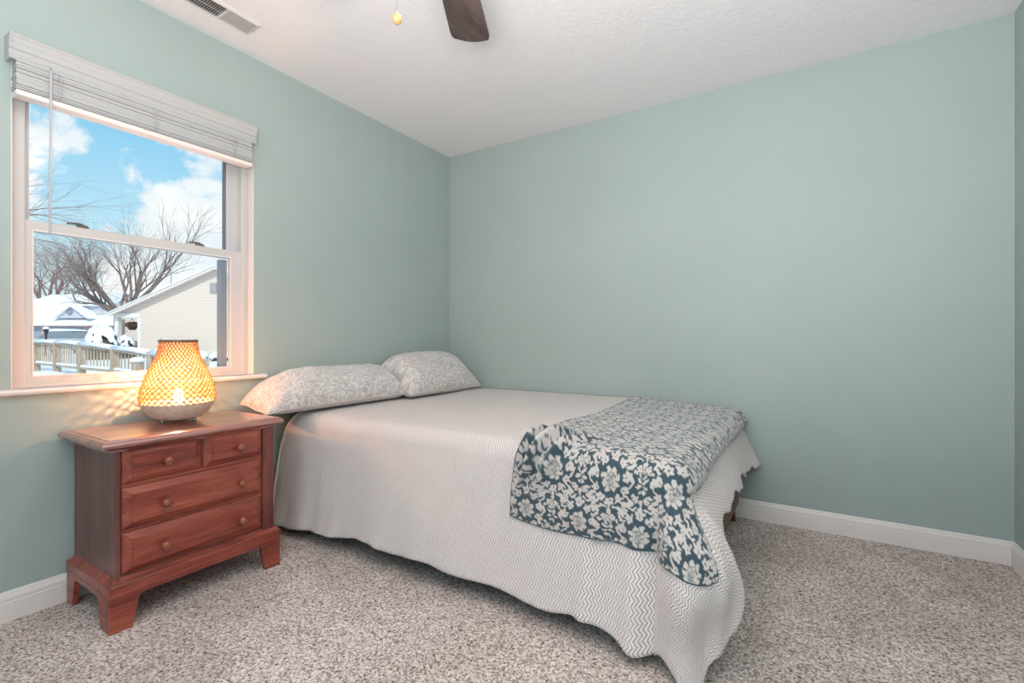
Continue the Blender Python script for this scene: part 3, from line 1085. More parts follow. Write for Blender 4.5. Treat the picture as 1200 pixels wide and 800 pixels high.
def damask(W_, H_, res=.001):
    img = np.zeros((int(H_ / res), int(W_ / res)), dtype=np.float32)
    A = dict(W_=W_, H_=H_)

    def motif(ox, oy, s=1.0):
        tmp = np.zeros_like(img)

        def st(p, a, b, v=1.0): stamp(tmp, [(x * s, y * s) for x, y in p], a * s, b * s, W_, H_, v)

        def di(x, y, rx, ry, v=1.0, rot=0):
            disc(tmp, x * s, y * s, rx * s, ry * s, W_, H_, v, rot)
            if x: disc(tmp, -x * s, y * s, rx * s, ry * s, W_, H_, v, -rot)

        def leaf(x, y, a, z=1.0):
            """three-lobed acanthus leaf pointing along angle a"""
            for m_ in ((1, -1) if x else (1,)):
                aa = a if m_ > 0 else PI - a
                c_, q_ = math.cos(aa), math.sin(aa)
                X_, Y_ = x * m_, y
                for l, w, rx, ry, t_ in ((.010, 0, .012, .0055, 0), (.004, .0085, .0090, .0046, .75), (.004, -.0085, .0090, .0046, -.75), (-.006, .0055, .0060, .0042, 1.2), (-.006, -.0055, .0060, .0042, -1.2)):
                    disc(tmp, (X_ + (l * c_ - w * q_) * z) * s, (Y_ + (l * q_ + w * c_) * z) * s, rx * z * s, ry * z * s, W_, H_, 1, aa + t_)
                disc(tmp, X_ * s, Y_ * s, .0045 * z * s, .0014 * z * s, W_, H_, 0, aa)
        # flower: grey-blue heart, pale petals
        for k in range(8):
            a = 2 * PI * k / 8 + PI / 8
            disc(tmp, .023 * s * math.cos(a), .025 * s * math.sin(a), (.0085 + .002 * (k % 2)) * s, .0075 * s, W_, H_, 1, a + .5)
        di(0, 0, .0185, .020, .40)
        st([(.004, -.012), (.013, -.010), (.015, .002), (.008, .006)], .0014, .0030, .95)
        for k in range(5):
            a = 2 * PI * k / 5 + PI / 2
            disc(tmp, .0080 * s * math.cos(a), (.004 + .0080 * math.sin(a)) * s, .0042 * s, .0028 * s, W_, H_, .85, a)
        # ring of leaves and curls
        leaf(.046, -.022, -.35, .95); leaf(.050, .014, .35, 1.0); leaf(.030, .046, .95, .95); leaf(.028, -.050, -.95, .95)
        leaf(0, .062, PI / 2, 1.15); leaf(0, -.062, -PI / 2, 1.05)
        st([(.060, -.010), (.070, -.002), (.071, .010), (.064, .014)], .0030, .0062)
        st([(.048, .036), (.062, .040), (.068, .052), (.060, .060), (.053, .054)], .0030, .0062)
        st([(.014, .082), (.026, .076), (.038, .080), (.038, .092), (.029, .093)], .0032, .0064)
        st([(.046, -.040), (.060, -.044), (.068, -.056), (.060, -.066), (.051, -.060)], .0030, .0062)
        st([(.012, -.082), (.024, -.078), (.036, -.084), (.034, -.096)], .0032, .0060)
        leaf(.016, .106, 1.2, .75); leaf(.052, .080, .7, .75); leaf(.050, -.084, -.7, .75); leaf(.014, -.108, -1.2, .7)
        di(0, .098, .0055, .012); di(0, -.096, .0052, .012); di(.074, -.030, .0065, .0048, 1, .5); di(.075, .030, .0060, .0045, 1, -.4)
        sh = (int(round(oy / res)), int(round(ox / res)))
        np.maximum(img, np.roll(tmp, sh, (0, 1)), out=img)
    motif(0, 0, 1.0)
    motif(W_ / 2, H_ / 2, 1.0)

    def sprig(ox, oy):
        tmp = np.zeros_like(img)
        for (x, y, rx, ry, ro) in ((.010, .006, .011, .0052, .5), (.012, -.010, .011, .005, -.2), (.008, .020, .009, .0045, 1.0), (.007, -.024, .009, .0045, -.9)):
            disc(tmp, x, y, rx, ry, W_, H_, 1, ro); disc(tmp, -x, y, rx, ry, W_, H_, 1, -ro)
        disc(tmp, 0, .030, .0045, .010, W_, H_)
        sh = (int(round(oy / res)), int(round(ox / res)))
        np.maximum(img, np.roll(tmp, sh, (0, 1)), out=img)
    for ox, oy in ((W_ / 2, 0), (0, H_ / 2)):
        for (x, y, rx, ry, ro) in ((.009, .010, .0095, .0044, .6), (.011, -.004, .0095, .0042, -.1), (.007, .024, .0075, .0038, 1.0), (.006, -.018, .0075, .0038, -.9)):
            disc(img, ox + x, oy + y, rx, ry, W_, H_, 1, ro); disc(img, ox - x, oy + y, rx, ry, W_, H_, 1, -ro)
        disc(img, ox, oy + .034, .0036, .0085, W_, H_)
    for _ in range(2):
        img = (img * 2 + np.roll(img, 1, 0) + np.roll(img, -1, 0) + np.roll(img, 1, 1) + np.roll(img, -1, 1)) / 6
    return img


def build_throw():
    W_, H_ = .205, .300
    img = damask(W_, H_)
    U0, U1 = 1.425, CL + .045
    Vf = CW + .235

    def uvf(a, b):
        vfull = Vf + .015 * a ** 2 - .115 * a ** 6 + .010 * math.sin(a * 9) * b
        v = .012 + b * (vfull - .012)
        ul = U0 + .030 * math.sin(v * 3.0) + .045 * sstep(1.0, 1.45, v) + .006 * math.sin(v * 11)
        ur = U1 + .010 * math.sin(v * 6) - .012 * sstep(1.2, 1.5, v) + .17 * sstep(1.38, 1.62, v) - .05 * gauss(v, .10, .14) * 0
        u = ul + a * (ur - ul)
        return u, v

    def lift(u, v, a, b):
        e = min(a, 1 - a, b * 1.2, (1 - b) * 1.2)
        edge = sstep(0, .05, e)
        L_ = .009 + .006 * edge
        # gathered ridges at the near left
        q = (u - 1.50) * .80 + (v - 1.30) * .45
        env = gauss(v, 1.40, .13) * (1 - sstep(1.66, 1.84, u)) * sstep(1.44, 1.50, u)
        L_ += env * (.052 * gauss(q, .030, .014) + .060 * gauss(q, .078, .014) + .040 * gauss(q, .130, .016) + .024 * gauss(q, -.02, .015))
        L_ += .004 * (1 + math.sin(u * 21 + 3 * math.sin(v * 5))) * edge * .6
        L_ += .004 * (1 + mnoise.noise(Vector((u * 6, v * 5, 3.1)))) * edge
        # folds falling at the corner
        L_ += .016 * gauss(u, 2.03, .035) * sstep(1.3, 1.55, v) + .012 * gauss(u, 1.78, .03) * sstep(1.35, 1.6, v)
        # rumple over the far foot corner
        L_ += .022 * gauss(u, CL + .01, .05) * gauss(v, .05, .08)
        return L_
    me, uvs = build_grid(uvf, 360, 840, lift)
    # sample the woven pattern, in cloth metres, slightly rotated
    u0, v0 = uvs[:, 0], uvs[:, 1]
    u = u0 - .03 * np.sin(v0 * 3) + .0022 * np.sin(v0 * 190 + 3 * np.sin(u0 * 90)) + .0012 * np.sin(v0 * 420 + u0 * 260)
    v = v0 + .0022 * np.sin(u0 * 210 + 3 * np.sin(v0 * 80)) + .0012 * np.sin(u0 * 450 - v0 * 210)
    fu = ((u / W_) % 1) * img.shape[1]
    fv = (1 - (v / H_ + .18) % 1) * img.shape[0]
    i0, j0 = np.floor(fu).astype(int), np.floor(fv).astype(int)
    a_, b_ = fu - i0, fv - j0
    g = lambda j, i: img[j % img.shape[0], i % img.shape[1]]
    val = (g(j0, i0) * (1 - a_) * (1 - b_) + g(j0, i0 + 1) * a_ * (1 - b_) + g(j0 + 1, i0) * (1 - a_) * b_ + g(j0 + 1, i0 + 1) * a_ * b_)
    val = np.clip((val - .15) / .7, 0, 1)
    at_ = me.attributes.new('pattern', 'FLOAT', 'POINT')
    at_.data.foreach_set('value', val.astype(np.float32))
    o = obj('throw_blanket', me, M['throw'], base=(1.8, -.72, BT + .01), smooth=True, solid=.006)
    tag(o, 'dark blue-grey throw blanket with cream damask medallions across the foot of the bed', 'blanket')
    # stitched edge
    bm = bmesh.new()
    pts = []
    for k in range(0, 101): pts.append((k / 100, 1.0))
    P3 = []
    for a, b in pts:
        uu, vv = uvf(a, b); P3.append(cloth_point(uu, vv, lift(uu, vv, a, b) - .001))
    tube(bm, P3, .0042, 6)
    P3 = []
    for k in range(0, 141):
        a, b = 0, k / 140
        uu, vv = uvf(a, b); P3.append(cloth_point(uu, vv, lift(uu, vv, a, b) - .001))
    tube(bm, P3, .0042, 6)
    obj('edging', bm, M['throw_back'], o, smooth=True)


build_throw()


# ------------------------------------------------------------------ pillows
def build_pillow(label, ya, yb, seed, front, topz, sag=.0, flange=.05, corner=0):
    """plump pillow leaning back against the window wall; ya<yb along the wall"""
    nu, nv = 96, 56
    mid = [Vector((front, 0, BT + .040)), Vector((front - .10, 0, BT + .085)), Vector((front - .19, 0, topz - .085)), Vector((.035, 0, topz - .040))]

    def curve(t):
        a, b, c_, d = mid
        return a * (1 - t) ** 3 + 3 * b * t * (1 - t) ** 2 + 3 * c_ * t * t * (1 - t) + d * t ** 3

    verts, uvs, faces = [], [], []
    idx = {}
    L_ = yb - ya
    for side in (0, 1):
        for i in range(nu + 1):
            for j in range(nv + 1):
                if side and (i in (0, nu) or j in (0, nv)):
                    idx[side, i, j] = idx[0, i, j]; continue
                a, b = i / nu, j / nv
                A_, B_ = 2 * a - 1, 2 * b - 1
                # four pointed corners: sides pull in slightly between them
                pin = 1 - .05 * (1 - B_ * B_) * abs(A_) ** 3
                y = ya + L_ / 2 + A_ * L_ / 2 * pin
                bb = .5 + B_ / 2 * (1 - .10 * (1 - A_ * A_) * abs(B_) ** 3 * 0 - .0)
                # towards each end the pillow slumps lower
                p = curve(bb)
                endw = abs(A_) ** 5 * (1.0 if (A_ < 0) == (seed < 3) else .35)
                lowz = BT + .022 + .012 * bb
                p.z = p.z + (lowz - p.z) * endw * .85 - sag * gauss(A_, 0, .5)
                th = .115 * (max(0, 1 - abs(A_) ** (3.2 if (A_ < 0) == (seed < 3) else 6.5)) ** (.55 if (A_ < 0) == (seed < 3) else .42)) * (max(0, 1 - abs(B_) ** 2.6) ** .60)
                th *= 1 + .10 * mnoise.noise(Vector((y * 5 + seed, bb * 3, seed)))
                th += .004 * math.sin(a * 46 + 8 * b + seed) * (abs(A_) ** 4) * (1 - abs(B_) ** 4)
                t_ = (curve(min(bb + .02, 1)) - curve(max(bb - .02, 0))).normalized()
                n_ = Vector((-t_.z, 0, t_.x)) * (-1)
                if n_.x < 0: n_ = -n_
                q = p + n_ * th * (1 if side == 0 else -.75)
                q.y = y
                if side == 0:
                    q.z += .002 * math.sin(y * 60 + seed)
                q.x = max(q.x, .014 + .003 * B_)
                q.z = max(q.z, BT + .014 - (.0 if side == 0 else .002))
                q.y = min(q.y, -.016)
                idx[side, i, j] = len(verts)
                verts.append(tuple(q)); uvs.append((y, bb * .62 + side * .7))
    for side in (0, 1):
        for i in range(nu):
            for j in range(nv):
                f = (idx[side, i, j], idx[side, i + 1, j], idx[side, i + 1, j + 1], idx[side, i, j + 1])
                faces.append(f if side == 0 else f[::-1])
    me = bpy.data.meshes.new('pillow')
    me.from_pydata(verts, [], faces)
    uvl = me.uv_layers.new(name='UVMap')
    li = np.zeros(len(me.loops), dtype=np.int32)
    me.loops.foreach_get('vertex_index', li)
    uvl.data.foreach_set('uv', np.array(uvs, dtype=np.float32)[li].ravel())
    me.update()
    o = obj('pillow', me, M['pillow'], base=(front / 2, (ya + yb) / 2, BT), smooth=True)
    tag(o, label, 'pillow', 'patterned pillows at the head of the bed')
    # piped seam of the pillowcase round the edge
    bm = bmesh.new()
    loop = [Vector(verts[idx[0, i, 0]]) for i in range(0, nu + 1)] + [Vector(verts[idx[0, nu, j]]) for j in range(1, nv + 1)]
    loop += [Vector(verts[idx[0, i, nv]]) for i in range(nu - 1, -1, -1)] + [Vector(verts[idx[0, 0, j]]) for j in range(nv - 1, 0, -1)]
    tube(bm, loop, .0035, 6)
    obj('seam', bm, M['pillow_hem'], o, smooth=True)
    return o


build_pillow('pale grey scroll-print pillow nearer the window and bedside chest', -1.665, -.735, 1.3, .255, .850)
build_pillow('pale grey scroll-print pillow in the room corner against the back wall', -.780, -.018, 6.1, .330, .905)


# ------------------------------------------------------------------ ceiling fan
def build_fan():
    hub = CAM + DV * 1.35 - RV * .205
    hx, hy = hub.x, hub.y
    t = thing('ceiling_fan', 'ceiling fan with dark brown wooden blades and a pull chain hanging from its light', 'ceiling fan', (hx, hy, H))
    c = Vector((hx, hy, 0))
    bronze = principled('fan_bronze', (0.10, 0.075, 0.06), 0.4, Metallic=0.8)
    bm = bmesh.new(); lathe(bm, [(.075, 2.4395), (.078, 2.425), (.062, 2.395), (.022, 2.380)][::-1], c, 32)
    obj('canopy', bm, bronze, t, smooth=True)
    bm = bmesh.new(); lathe(bm, [(.014, 2.27), (.014, 2.39)], c, 16)
    obj('downrod', bm, bronze, t, smooth=True)
    bm = bmesh.new(); lathe(bm, [(.05, 2.175), (.085, 2.180), (.105, 2.195), (.110, 2.225), (.100, 2.260), (.060, 2.280), (.018, 2.285)], c, 36)
    obj('motor_housing', bm, bronze, t, smooth=True)
    # blade lying along the viewing direction with a slight toe-out, four more round the hub
    a0 = math.atan2(DV.y, DV.x) - math.radians(4.0)
    for k in range(5):
        ang = a0 + k * 2 * PI / 5
        d = Vector((math.cos(ang), math.sin(ang), 0)); s = Vector((-math.sin(ang), math.cos(ang), 0))
        pitch = .10
        up = Vector((0, 0, 1))

        def bp(l, w, h=0): return c + d * l + s * w * math.cos(pitch) + up * (2.205 + w * math.sin(pitch) + h)
        out = []
        hw0, hw1 = .062, .078
        tip = .585
        for i in range(9): out.append((.17 + i * (tip - .055 - .17) / 8, -(hw0 + (hw1 - hw0) * i / 8)))
        for i in range(1, 6): out.append((tip - .055 + .040 * math.sin(i / 5 * PI / 2), -hw1 + .012 * (1 - math.cos(i / 5 * PI / 2))))
        for i in range(1, 8): out.append((tip - .015 + .016 * math.sin(i / 8 * PI), -.064 + .128 * i / 8))
        for i in range(5, 0, -1): out.append((tip - .055 + .040 * math.sin(i / 5 * PI / 2), hw1 - .012 * (1 - math.cos(i / 5 * PI / 2))))
        for i in range(8, -1, -1): out.append((.17 + i * (tip - .055 - .17) / 8, hw0 + (hw1 - hw0) * i / 8))
        bm = loft(bmesh.new(), [[bp(l, w, h) for l, w in out] for h in (0, .006)])
        bl = obj('blade', bm, M['fan_wood'], t, bevel=.0015)
        bm = loft(bmesh.new(), [[bp(l, w, h) for l, w in ((.085, -.016), (.16, -.016), (.235, -.034), (.235, .034), (.16, .016), (.085, .016))] for h in (-.006, -.0005)])
        obj('blade_bracket', bm, bronze, bl, bevel=.001)
    # light kit: fitter, frosted bowl
    bm = bmesh.new(); lathe(bm, [(.050, 2.135), (.060, 2.150), (.055, 2.174)], c, 28)
    obj('light_fitter', bm, bronze, t, smooth=True)
    bm = bmesh.new(); lathe(bm, [(0, 2.055), (.040, 2.060), (.070, 2.075), (.088, 2.098), (.090, 2.120), (.080, 2.134)], c, 36)
    obj('light_bowl', bm, mat_emit('frosted_glass_lit', (1.0, 0.82, 0.65), FAN_LAMP), t, smooth=True)
    # pull chain with amber bead
    q = CAM + DV * 1.27 - RV * .307
    bm = bmesh.new()
    n = 70
    z0, z1 = 1.866, 2.150
    s0 = c + (q - c).normalized() * 0 + Vector((0, 0, 0))
    qv = Vector((q.x, q.y, 0)); dirv = (qv - c).normalized()
    tube(bm, [c + dirv * .055 + Vector((0, 0, 2.155)), qv + Vector((0, 0, 2.150)), qv + Vector((0, 0, 2.10)), qv + Vector((0, 0, z0))], .0010, 5)
    for i in range(n):
        bmesh.ops.create_icosphere(bm, subdivisions=1, radius=.0017, matrix=Matrix.Translation(qv + Vector((0, 0, z0 + (2.148 - z0) * i / n))))
    ch = obj('pull_chain', bm, M['nickel'], t)
    bm = bmesh.new(); lathe(bm, [(0, 1.839), (.006, 1.8405), (.0115, 1.846), (.0135, 1.853), (.0120, 1.860), (.007, 1.8655), (.003, 1.868), (.003, 1.872), (0, 1.873)], qv, 20)
    obj('bead', bm, noisy('amber_bead', (0.55, 0.22, 0.05), (0.62, 0.42, 0.22), 260, 0.25, 2, p0=.45, p1=.55), ch, smooth=True, label='amber bead')


build_fan()


# ------------------------------------------------------------------ ceiling vent
def build_vent():
    t = thing('ceiling_vent', 'white ceiling register with dark louvres above the window', 'vent', (.227, -1.843, H))
    x0, x1, y0, y1 = .163, .291, -1.987, -1.700
    zt, zb = H - .0005, H - .009
    def ring(i, z): return [(x0 + i, y0 + i, z), (x1 - i, y0 + i, z), (x1 - i, y1 - i, z), (x0 + i, y1 - i, z)]
    bm = bmesh.new()
    R_ = [[bm.verts.new(p) for p in ring(i, z)] for i, z in ((0, zt), (.001, zt - .003), (.014, zb), (.015, zb), (.0155, zt))]
    for a, b in zip(R_, R_[1:]):
        for k in range(4): bm.faces.new((a[k], a[(k + 1) % 4], b[(k + 1) % 4], b[k]))
    bmesh.ops.recalc_face_normals(bm, faces=bm.faces)
    box(bm, (x0 + .014, -1.845, zb + .0005), (x1 - .014, -1.839, zt))
    white = principled('register_white', (0.70, 0.70, 0.70), 0.45)
    obj('frame', bm, white, t)
    obj('duct_backing', BX((x0 + .012, y0 + .012, zt - .0012), (x1 - .012, y1 - .012, zt - .0002)), M['dark'], t)
    for (a, b, tilt) in ((y0 + .016, -1.847, 1), (-1.837, y1 - .016, -1)):
        bm = bmesh.new()
        n = 13
        for k in range(n):
            y = a + (b - a) * (k + .5) / n
            dy = .0042 * tilt
            loft(bm, [[(x, y - dy - .0006, zb + .0012), (x, y - dy + .0006, zb + .0012), (x, y + dy + .0006, zt - .0016), (x, y + dy - .0006, zt - .0016)] for x in (x0 + .0155, x1 - .0155)])
        box(bm, (.226, a, zb + .001), (.228, b, zb + .003))
        obj('louvre', bm, principled('louvre_grey', (0.42, 0.42, 0.43), 0.5), t)
    for y in (y0 + .007, y1 - .007):
        bm = bmesh.new(); lathe(bm, [(0, zb - .0008), (.003, zb), (.0032, zb + .002)], (.227, y, 0), 10)
        obj('screw', bm, M['nickel'], t)


build_vent()

# ------------------------------------------------------------------ outside
snow = noisy('snow', (0.80, 0.84, 0.90), (0.86, 0.88, 0.92), 3, 0.8, 4, 0.4, 6, 0.05)
deckwood = mat_wood('weathered_deck_wood', 'Z', (0.36, 0.28, 0.20), (0.50, 0.40, 0.30), (0.62, 0.52, 0.41), 0.8, 0, .5)
bark = noisy('bark', (0.17, 0.125, 0.11), (0.27, 0.21, 0.185), 5, 0.9, 4)
twigmat = noisy('reddish_twigs', (0.24, 0.15, 0.13), (0.36, 0.25, 0.22), 3, 0.9, 2)
GZ = .10


def local(px, D):
    """horizontal unit frame facing the camera at that pixel"""
    p = at(px, 397, D)
    return p


def build_outside():
    # snowy yard, gently uneven
    bm = bmesh.new()
    n, m_ = 90, 60
    g = []
    for i in range(n + 1):
        row = []
        for j in range(m_ + 1):
            x = -.4 - (i / n) ** 1.8 * 120
            y = -60 + j / m_ * 160
            z = GZ + .05 * mnoise.noise(Vector((x * .4, y * .4, 0))) - (.03 if x > -3 else 0)
            row.append(bm.verts.new((x, y, z)))
        g.append(row)
    for i in range(n):
        for j in range(m_):
            bm.faces.new((g[i][j], g[i + 1][j], g[i + 1][j + 1], g[i][j + 1]))
    bmesh.ops.recalc_face_normals(bm, faces=bm.faces)
    o = obj('ground', bm, snow, smooth=True)
    o['kind'] = 'structure'

    # --- deck railing
    posts = [(-8, 397.3, 16.4), (20, 397.7, 14.2), (43, 398.4, 13.0), (67, 398.9, 12.0), (95.5, 400.4, 10.95), (134.5, 405.2, 9.9), (178, 411.0, 8.85), (238, 419, 7.8)]
    P3 = [at(*p) for p in posts]
    t = thing('deck_railing', 'weathered wooden deck railing topped with snow outside the window', 'railing', (P3[4].x, P3[4].y, GZ))
    caps = bmesh.new()
    rails = bmesh.new(); rails2 = bmesh.new()
    for p in P3:
        bm = BX((p.x - .065, p.y - .065, GZ - .05), (p.x + .065, p.y + .065, p.z - .02))
        obj('post', bm, deckwood, t)
    for a, b in zip(P3, P3[1:]):
        a2, b2 = a - Vector((0, 0, .07)), b - Vector((0, 0, .07))
        d = (b - a); side = Vector((-d.y, d.x, 0)).normalized() * .045
        loft(rails, [[q + side - Vector((0, 0, .04)), q - side - Vector((0, 0, .04)), q - side, q + side] for q in (a2, b2)])
        # snow pillow on the handrail
        loft(caps, [[q + side * 1.5 - Vector((0, 0, .07)), q - side * 1.5 - Vector((0, 0, .07)), q - side * 1.4 - Vector((0, 0, .02)), q - side * .6 + Vector((0, 0, .012)), q + side * .6 + Vector((0, 0, .012)), q + side * 1.4 - Vector((0, 0, .02))] for q in (a, (a + b) / 2 + Vector((0, 0, .012)), b)])
        al, bl = Vector((a.x, a.y, .36)), Vector((b.x, b.y, .36))
        loft(rails2, [[q + side - Vector((0, 0, .05)), q - side - Vector((0, 0, .05)), q - side, q + side] for q in (al, bl)])
        s2 = bmesh.new()
        loft(s2, [[q + side, q - side, q - side * .7 + Vector((0, 0, .045)), q + side * .7 + Vector((0, 0, .045))] for q in (al, bl)])
        obj('rail_snow', s2, snow, t)
        nb = 10
        for k in range(1, nb):
            q = a.lerp(b, k / nb)
            bm = BX((q.x - .012, q.y - .012, .30), (q.x + .012, q.y + .012, q.z - .06))
            obj('baluster', bm, deckwood, t)
    obj('handrail', rails, deckwood, t)
    obj('bottom_rail', rails2, deckwood, t)
    obj('snow_cap', caps, snow, t, smooth=True, label='snow lying on the handrail')

    # snow drift in front of the railing
    def mound(px, D, rx, h, name, label, cat, rot=0, base=GZ, seed=0, mat=snow):
        p = at(px, 397, D)
        bm = bmesh.new()
        bmesh.ops.create_icosphere(bm, subdivisions=4, radius=1.0)
        for v in bm.verts:
            k = 1 + .22 * mnoise.noise(v.co * 2.2 + Vector((seed, 0, 0)))
            v.co = Vector((v.co.x * rx * k, v.co.y * rx * 1.2 * k, max(v.co.z, -.05) * h * k))
            v.co += Vector((p.x, p.y, base))
        o = obj(name, bm, mat, base=(p.x, p.y, base), smooth=True)
        return tag(o, label, cat)
    mound(36, 8.3, .8, .30, 'snow_drift', 'low snow drift in front of the deck railing at the left', 'snow', seed=2)

    # --- snow-capped stump planter beyond the balusters
    p = at(161, 397, 8.1)
    t = thing('garden_post', 'squat tan garden post wearing a round cap of snow in front of the railing', 'post', (p.x, p.y, GZ))
    bm = bmesh.new(); lathe(bm, [(.082, GZ - .03), (.082, .58), (.095, .59), (.095, .61)], (p.x, p.y, 0), 20)
    obj('body', bm, deckwood, t)
    bm = bmesh.new(); lathe(bm, [(.100, .611), (.108, .635), (.09, .668), (.045, .690), (0, .695)], (p.x, p.y, 0), 20)
    obj('snow_cap', bm, snow, t, smooth=True)

    # --- cream gable house, gable facing the window
    F = Matrix.Rotation(TH, 4, 'Z')

    def W(l, D, z):
        q = CAM + DV * D + RV * l
        return Vector((q.x, q.y, z))

    def pz(px, py, D): return ((px - 600) / 558 * D, 1 - (py - 397) / 558 * D)
    D0 = 22.0
    cream = mat_siding('cream_siding', (0.62, 0.50, 0.42), (0.76, 0.645, 0.555), .14)
    trimw = principled('pale_trim', (0.80, 0.76, 0.72), 0.6)

    def slab(pts, D_a, D_b):
        """polygon of pixels at depth D_a, extruded back to D_b keeping real width"""
        bm = bmesh.new()
        r0 = [W(*((pz(px, py, D_a)[0], D_a, pz(px, py, D_a)[1]))) for px, py in pts]
        off = DV * (D_b - D_a)
        loft(bm, [r0, [q + off for q in r0]])
        return bm
    b0 = W(pz(220, 0, D0)[0], D0, GZ)
    t = thing('gable_house', 'cream-sided house with a long sloping gable close behind the railing', 'house', b0)
    z_at = lambda z: 397 - (z - 1) / D0 * 558
    gz = z_at(GZ)
    obj('wall', slab([(163, gz), (310, gz), (310, 352), (251, 314), (163, 352.5)], D0, D0 + 8), cream, t)
    # snow covered roof planes with a fascia board along the verge
    obj('verge_board', slab([(127, 366.2), (251, 311.2), (325, 351.8), (325, 355), (251, 314.8), (127, 370)], D0 - .35, D0 - .2), principled('cream_fascia', (0.80, 0.70, 0.63), .6), t)
    obj('roof', slab([(126, 365.6), (251, 310.2), (327, 351), (325, 352), (251, 311.3), (127, 366.3)], D0 - .4, D0 + 8.3), snow, t, label='snow covered roof')
    v = obj('gable_vent', slab([(245.8, 331.5), (253.2, 331.5), (253.2, 343), (245.8, 343)], D0 - .06, D0 + .1), principled('vent_grey', (0.36, 0.34, 0.34), 0.6), t)
    obj('porch_wall', slab([(136, gz), (163.5, gz), (163.5, 358), (136, 365)], D0 + 2.2, D0 + 2.4), cream, t)
    obj('porch_soffit', slab([(134, 372), (163.2, 372), (163.2, 366.5), (134, 366.5)], D0 - .05, D0 + .25), trimw, t, label='white porch beam')
    obj('porch_gable', slab([(130, 366.3), (163.2, 366.3), (163.2, 354), (135, 366)], D0, D0 + .2), cream, t)
    obj('porch_post', slab([(134, gz), (138.2, gz), (138.2, 372.2), (134, 372.2)], D0, D0 + .2), trimw, t)
    obj('corner_board', slab([(161, gz), (164.5, gz), (164.5, 372.2), (161, 372.2)], D0 - .03, D0 + .1), trimw, t)
    obj('shutter', slab([(139.5, 398), (143, 398), (143, 374), (139.5, 374)], D0 + 2.0, D0 + 2.15), principled('grey_shutter', (0.30, 0.31, 0.33), .7), t)
    brickm = noisy('brown_brick', (0.30, 0.17, 0.12), (0.44, 0.28, 0.21), 14, 0.85)
    obj('brick_planter', slab([(138.5, gz), (161, gz), (161, 399.5), (138.5, 399.5)], D0 + .8, D0 + 1.3), brickm, t)
    # roof antenna
    bm = bmesh.new()
    q = W(pz(191.5, 0, D0)[0], D0 + .5, 0)
    tube(bm, [q + Vector((0, 0, 2.9)), q + Vector((0, 0, 4.75))], .022, 6)
    tube(bm, [q + Vector((0, 0, 4.1)) - RV * .65, q + Vector((0, 0, 4.1)) + RV * .35], .016, 5)
    tube(bm, [q + Vector((0, 0, 4.5)) - RV * .2, q + Vector((0, 0, 4.5)) + RV * .2], .014, 5)
    obj('antenna', bm, principled('antenna_metal', (0.35, 0.33, 0.33), 0.5), t)
    # hanging pot
    l, z = pz(155, 376, D0 + 1.0)
    q = W(l, D0 + 1.0, 0)
    t = thing('hanging_basket', 'dark brown hanging plant basket under the porch beam of the cream house', 'hanging basket', (q.x, q.y, 1.45))
    bm = bmesh.new(); lathe(bm, [(.12, 1.43), (.22, 1.60), (.24, 1.64)], (q.x, q.y, 0), 16)
    obj('pot', bm, principled('brown_pot', (0.13, 0.08, 0.05), 0.8), t, smooth=True)
    bm = bmesh.new()
    bmesh.ops.create_icosphere(bm, subdivisions=3, radius=.3, matrix=Matrix.Translation((q.x, q.y, 1.69)))
    for v_ in bm.verts:
        v_.co.z = 1.68 + (v_.co.z - 1.69) * .45
        v_.co += Vector((mnoise.noise(v_.co * 9), mnoise.noise(v_.co * 9 + Vector((5, 0, 0))), mnoise.noise(v_.co * 9 + Vector((0, 7, 0))))) * .08
    obj('dead_foliage', bm, noisy('dry_leaves', (0.13, 0.08, 0.05), (0.26, 0.17, 0.11), 12, .9), t)
    bm = bmesh.new()
    for k in range(3):
        a = k * 2 * PI / 3
        tube(bm, [(q.x + .22 * math.cos(a), q.y + .22 * math.sin(a), 1.64), (q.x, q.y, 1.99)], .008, 4)
    obj('hanger', bm, M['dark'], t)

    # --- grey house with garage doors across the street
    D1 = 48.0
    grey = mat_siding('grey_siding', (0.42, 0.42, 0.46), (0.56, 0.56, 0.60), .25)
    b0 = W(pz(80, 0, D1)[0], D1, GZ)
    t = thing('garage_house', 'grey two-storey house with brick-framed garage doors and snowy roofs across the street', 'house', b0)
    g1 = 397 + (1 - GZ) * 558 / D1
    obj('wall', slab([(-40, g1), (160, g1), (160, 379), (-40, 379)], D1, D1 + 9), grey, t)
    brick = noisy('red_brick', (0.42, 0.27, 0.25), (0.58, 0.42, 0.39), 3, 0.9)
    bricks = bmesh.new()
    for a, b in ((48.5, 54.5), (98.5, 105), (2, 8)):
        obj('brick_pier', slab([(a, g1), (b, g1), (b, 379), (a, 379)], D1 - .12, D1 + .1), brick, t)
    obj('brick_lintel', slab([(-10, 383), (105, 383), (105, 379), (-10, 379)], D1 - .15, D1 - .0), brick, t)
    obj('brick_band', slab([(118, 385), (134, 385), (134, 380), (118, 380)], D1 - .12, D1 + .1), brick, t)
    gd = mat_siding('garage_door_grey', (0.20, 0.21, 0.25), (0.30, 0.32, 0.37), .55)
    for a, b in ((54.6, 98.4), (8, 48.4)):
        obj('garage_door', slab([(a, g1), (b, g1), (b, 383.2), (a, 383.2)], D1 - .05, D1 + .05), gd, t)
    # long snow roof leaning back
    bm = bmesh.new()
    e0 = [W(*(pz(-45, 378.5, D1 - .6)[0], D1 - .6, pz(0, 378.5, D1 - .6)[1])), W(pz(136, 0, D1 - .6)[0], D1 - .6, pz(0, 378.5, D1 - .6)[1])]
    e1 = [W(pz(122, 0, D1 + 5)[0], D1 + 5, pz(0, 345, D1 + 5)[1]), W(pz(60, 0, D1 + 5)[0], D1 + 5, pz(0, 345, D1 + 5)[1])]
    r0 = e0 + e1
    loft(bm, [r0, [q_ - Vector((0, 0, .25)) for q_ in r0]])
    obj('roof', bm, snow, t)
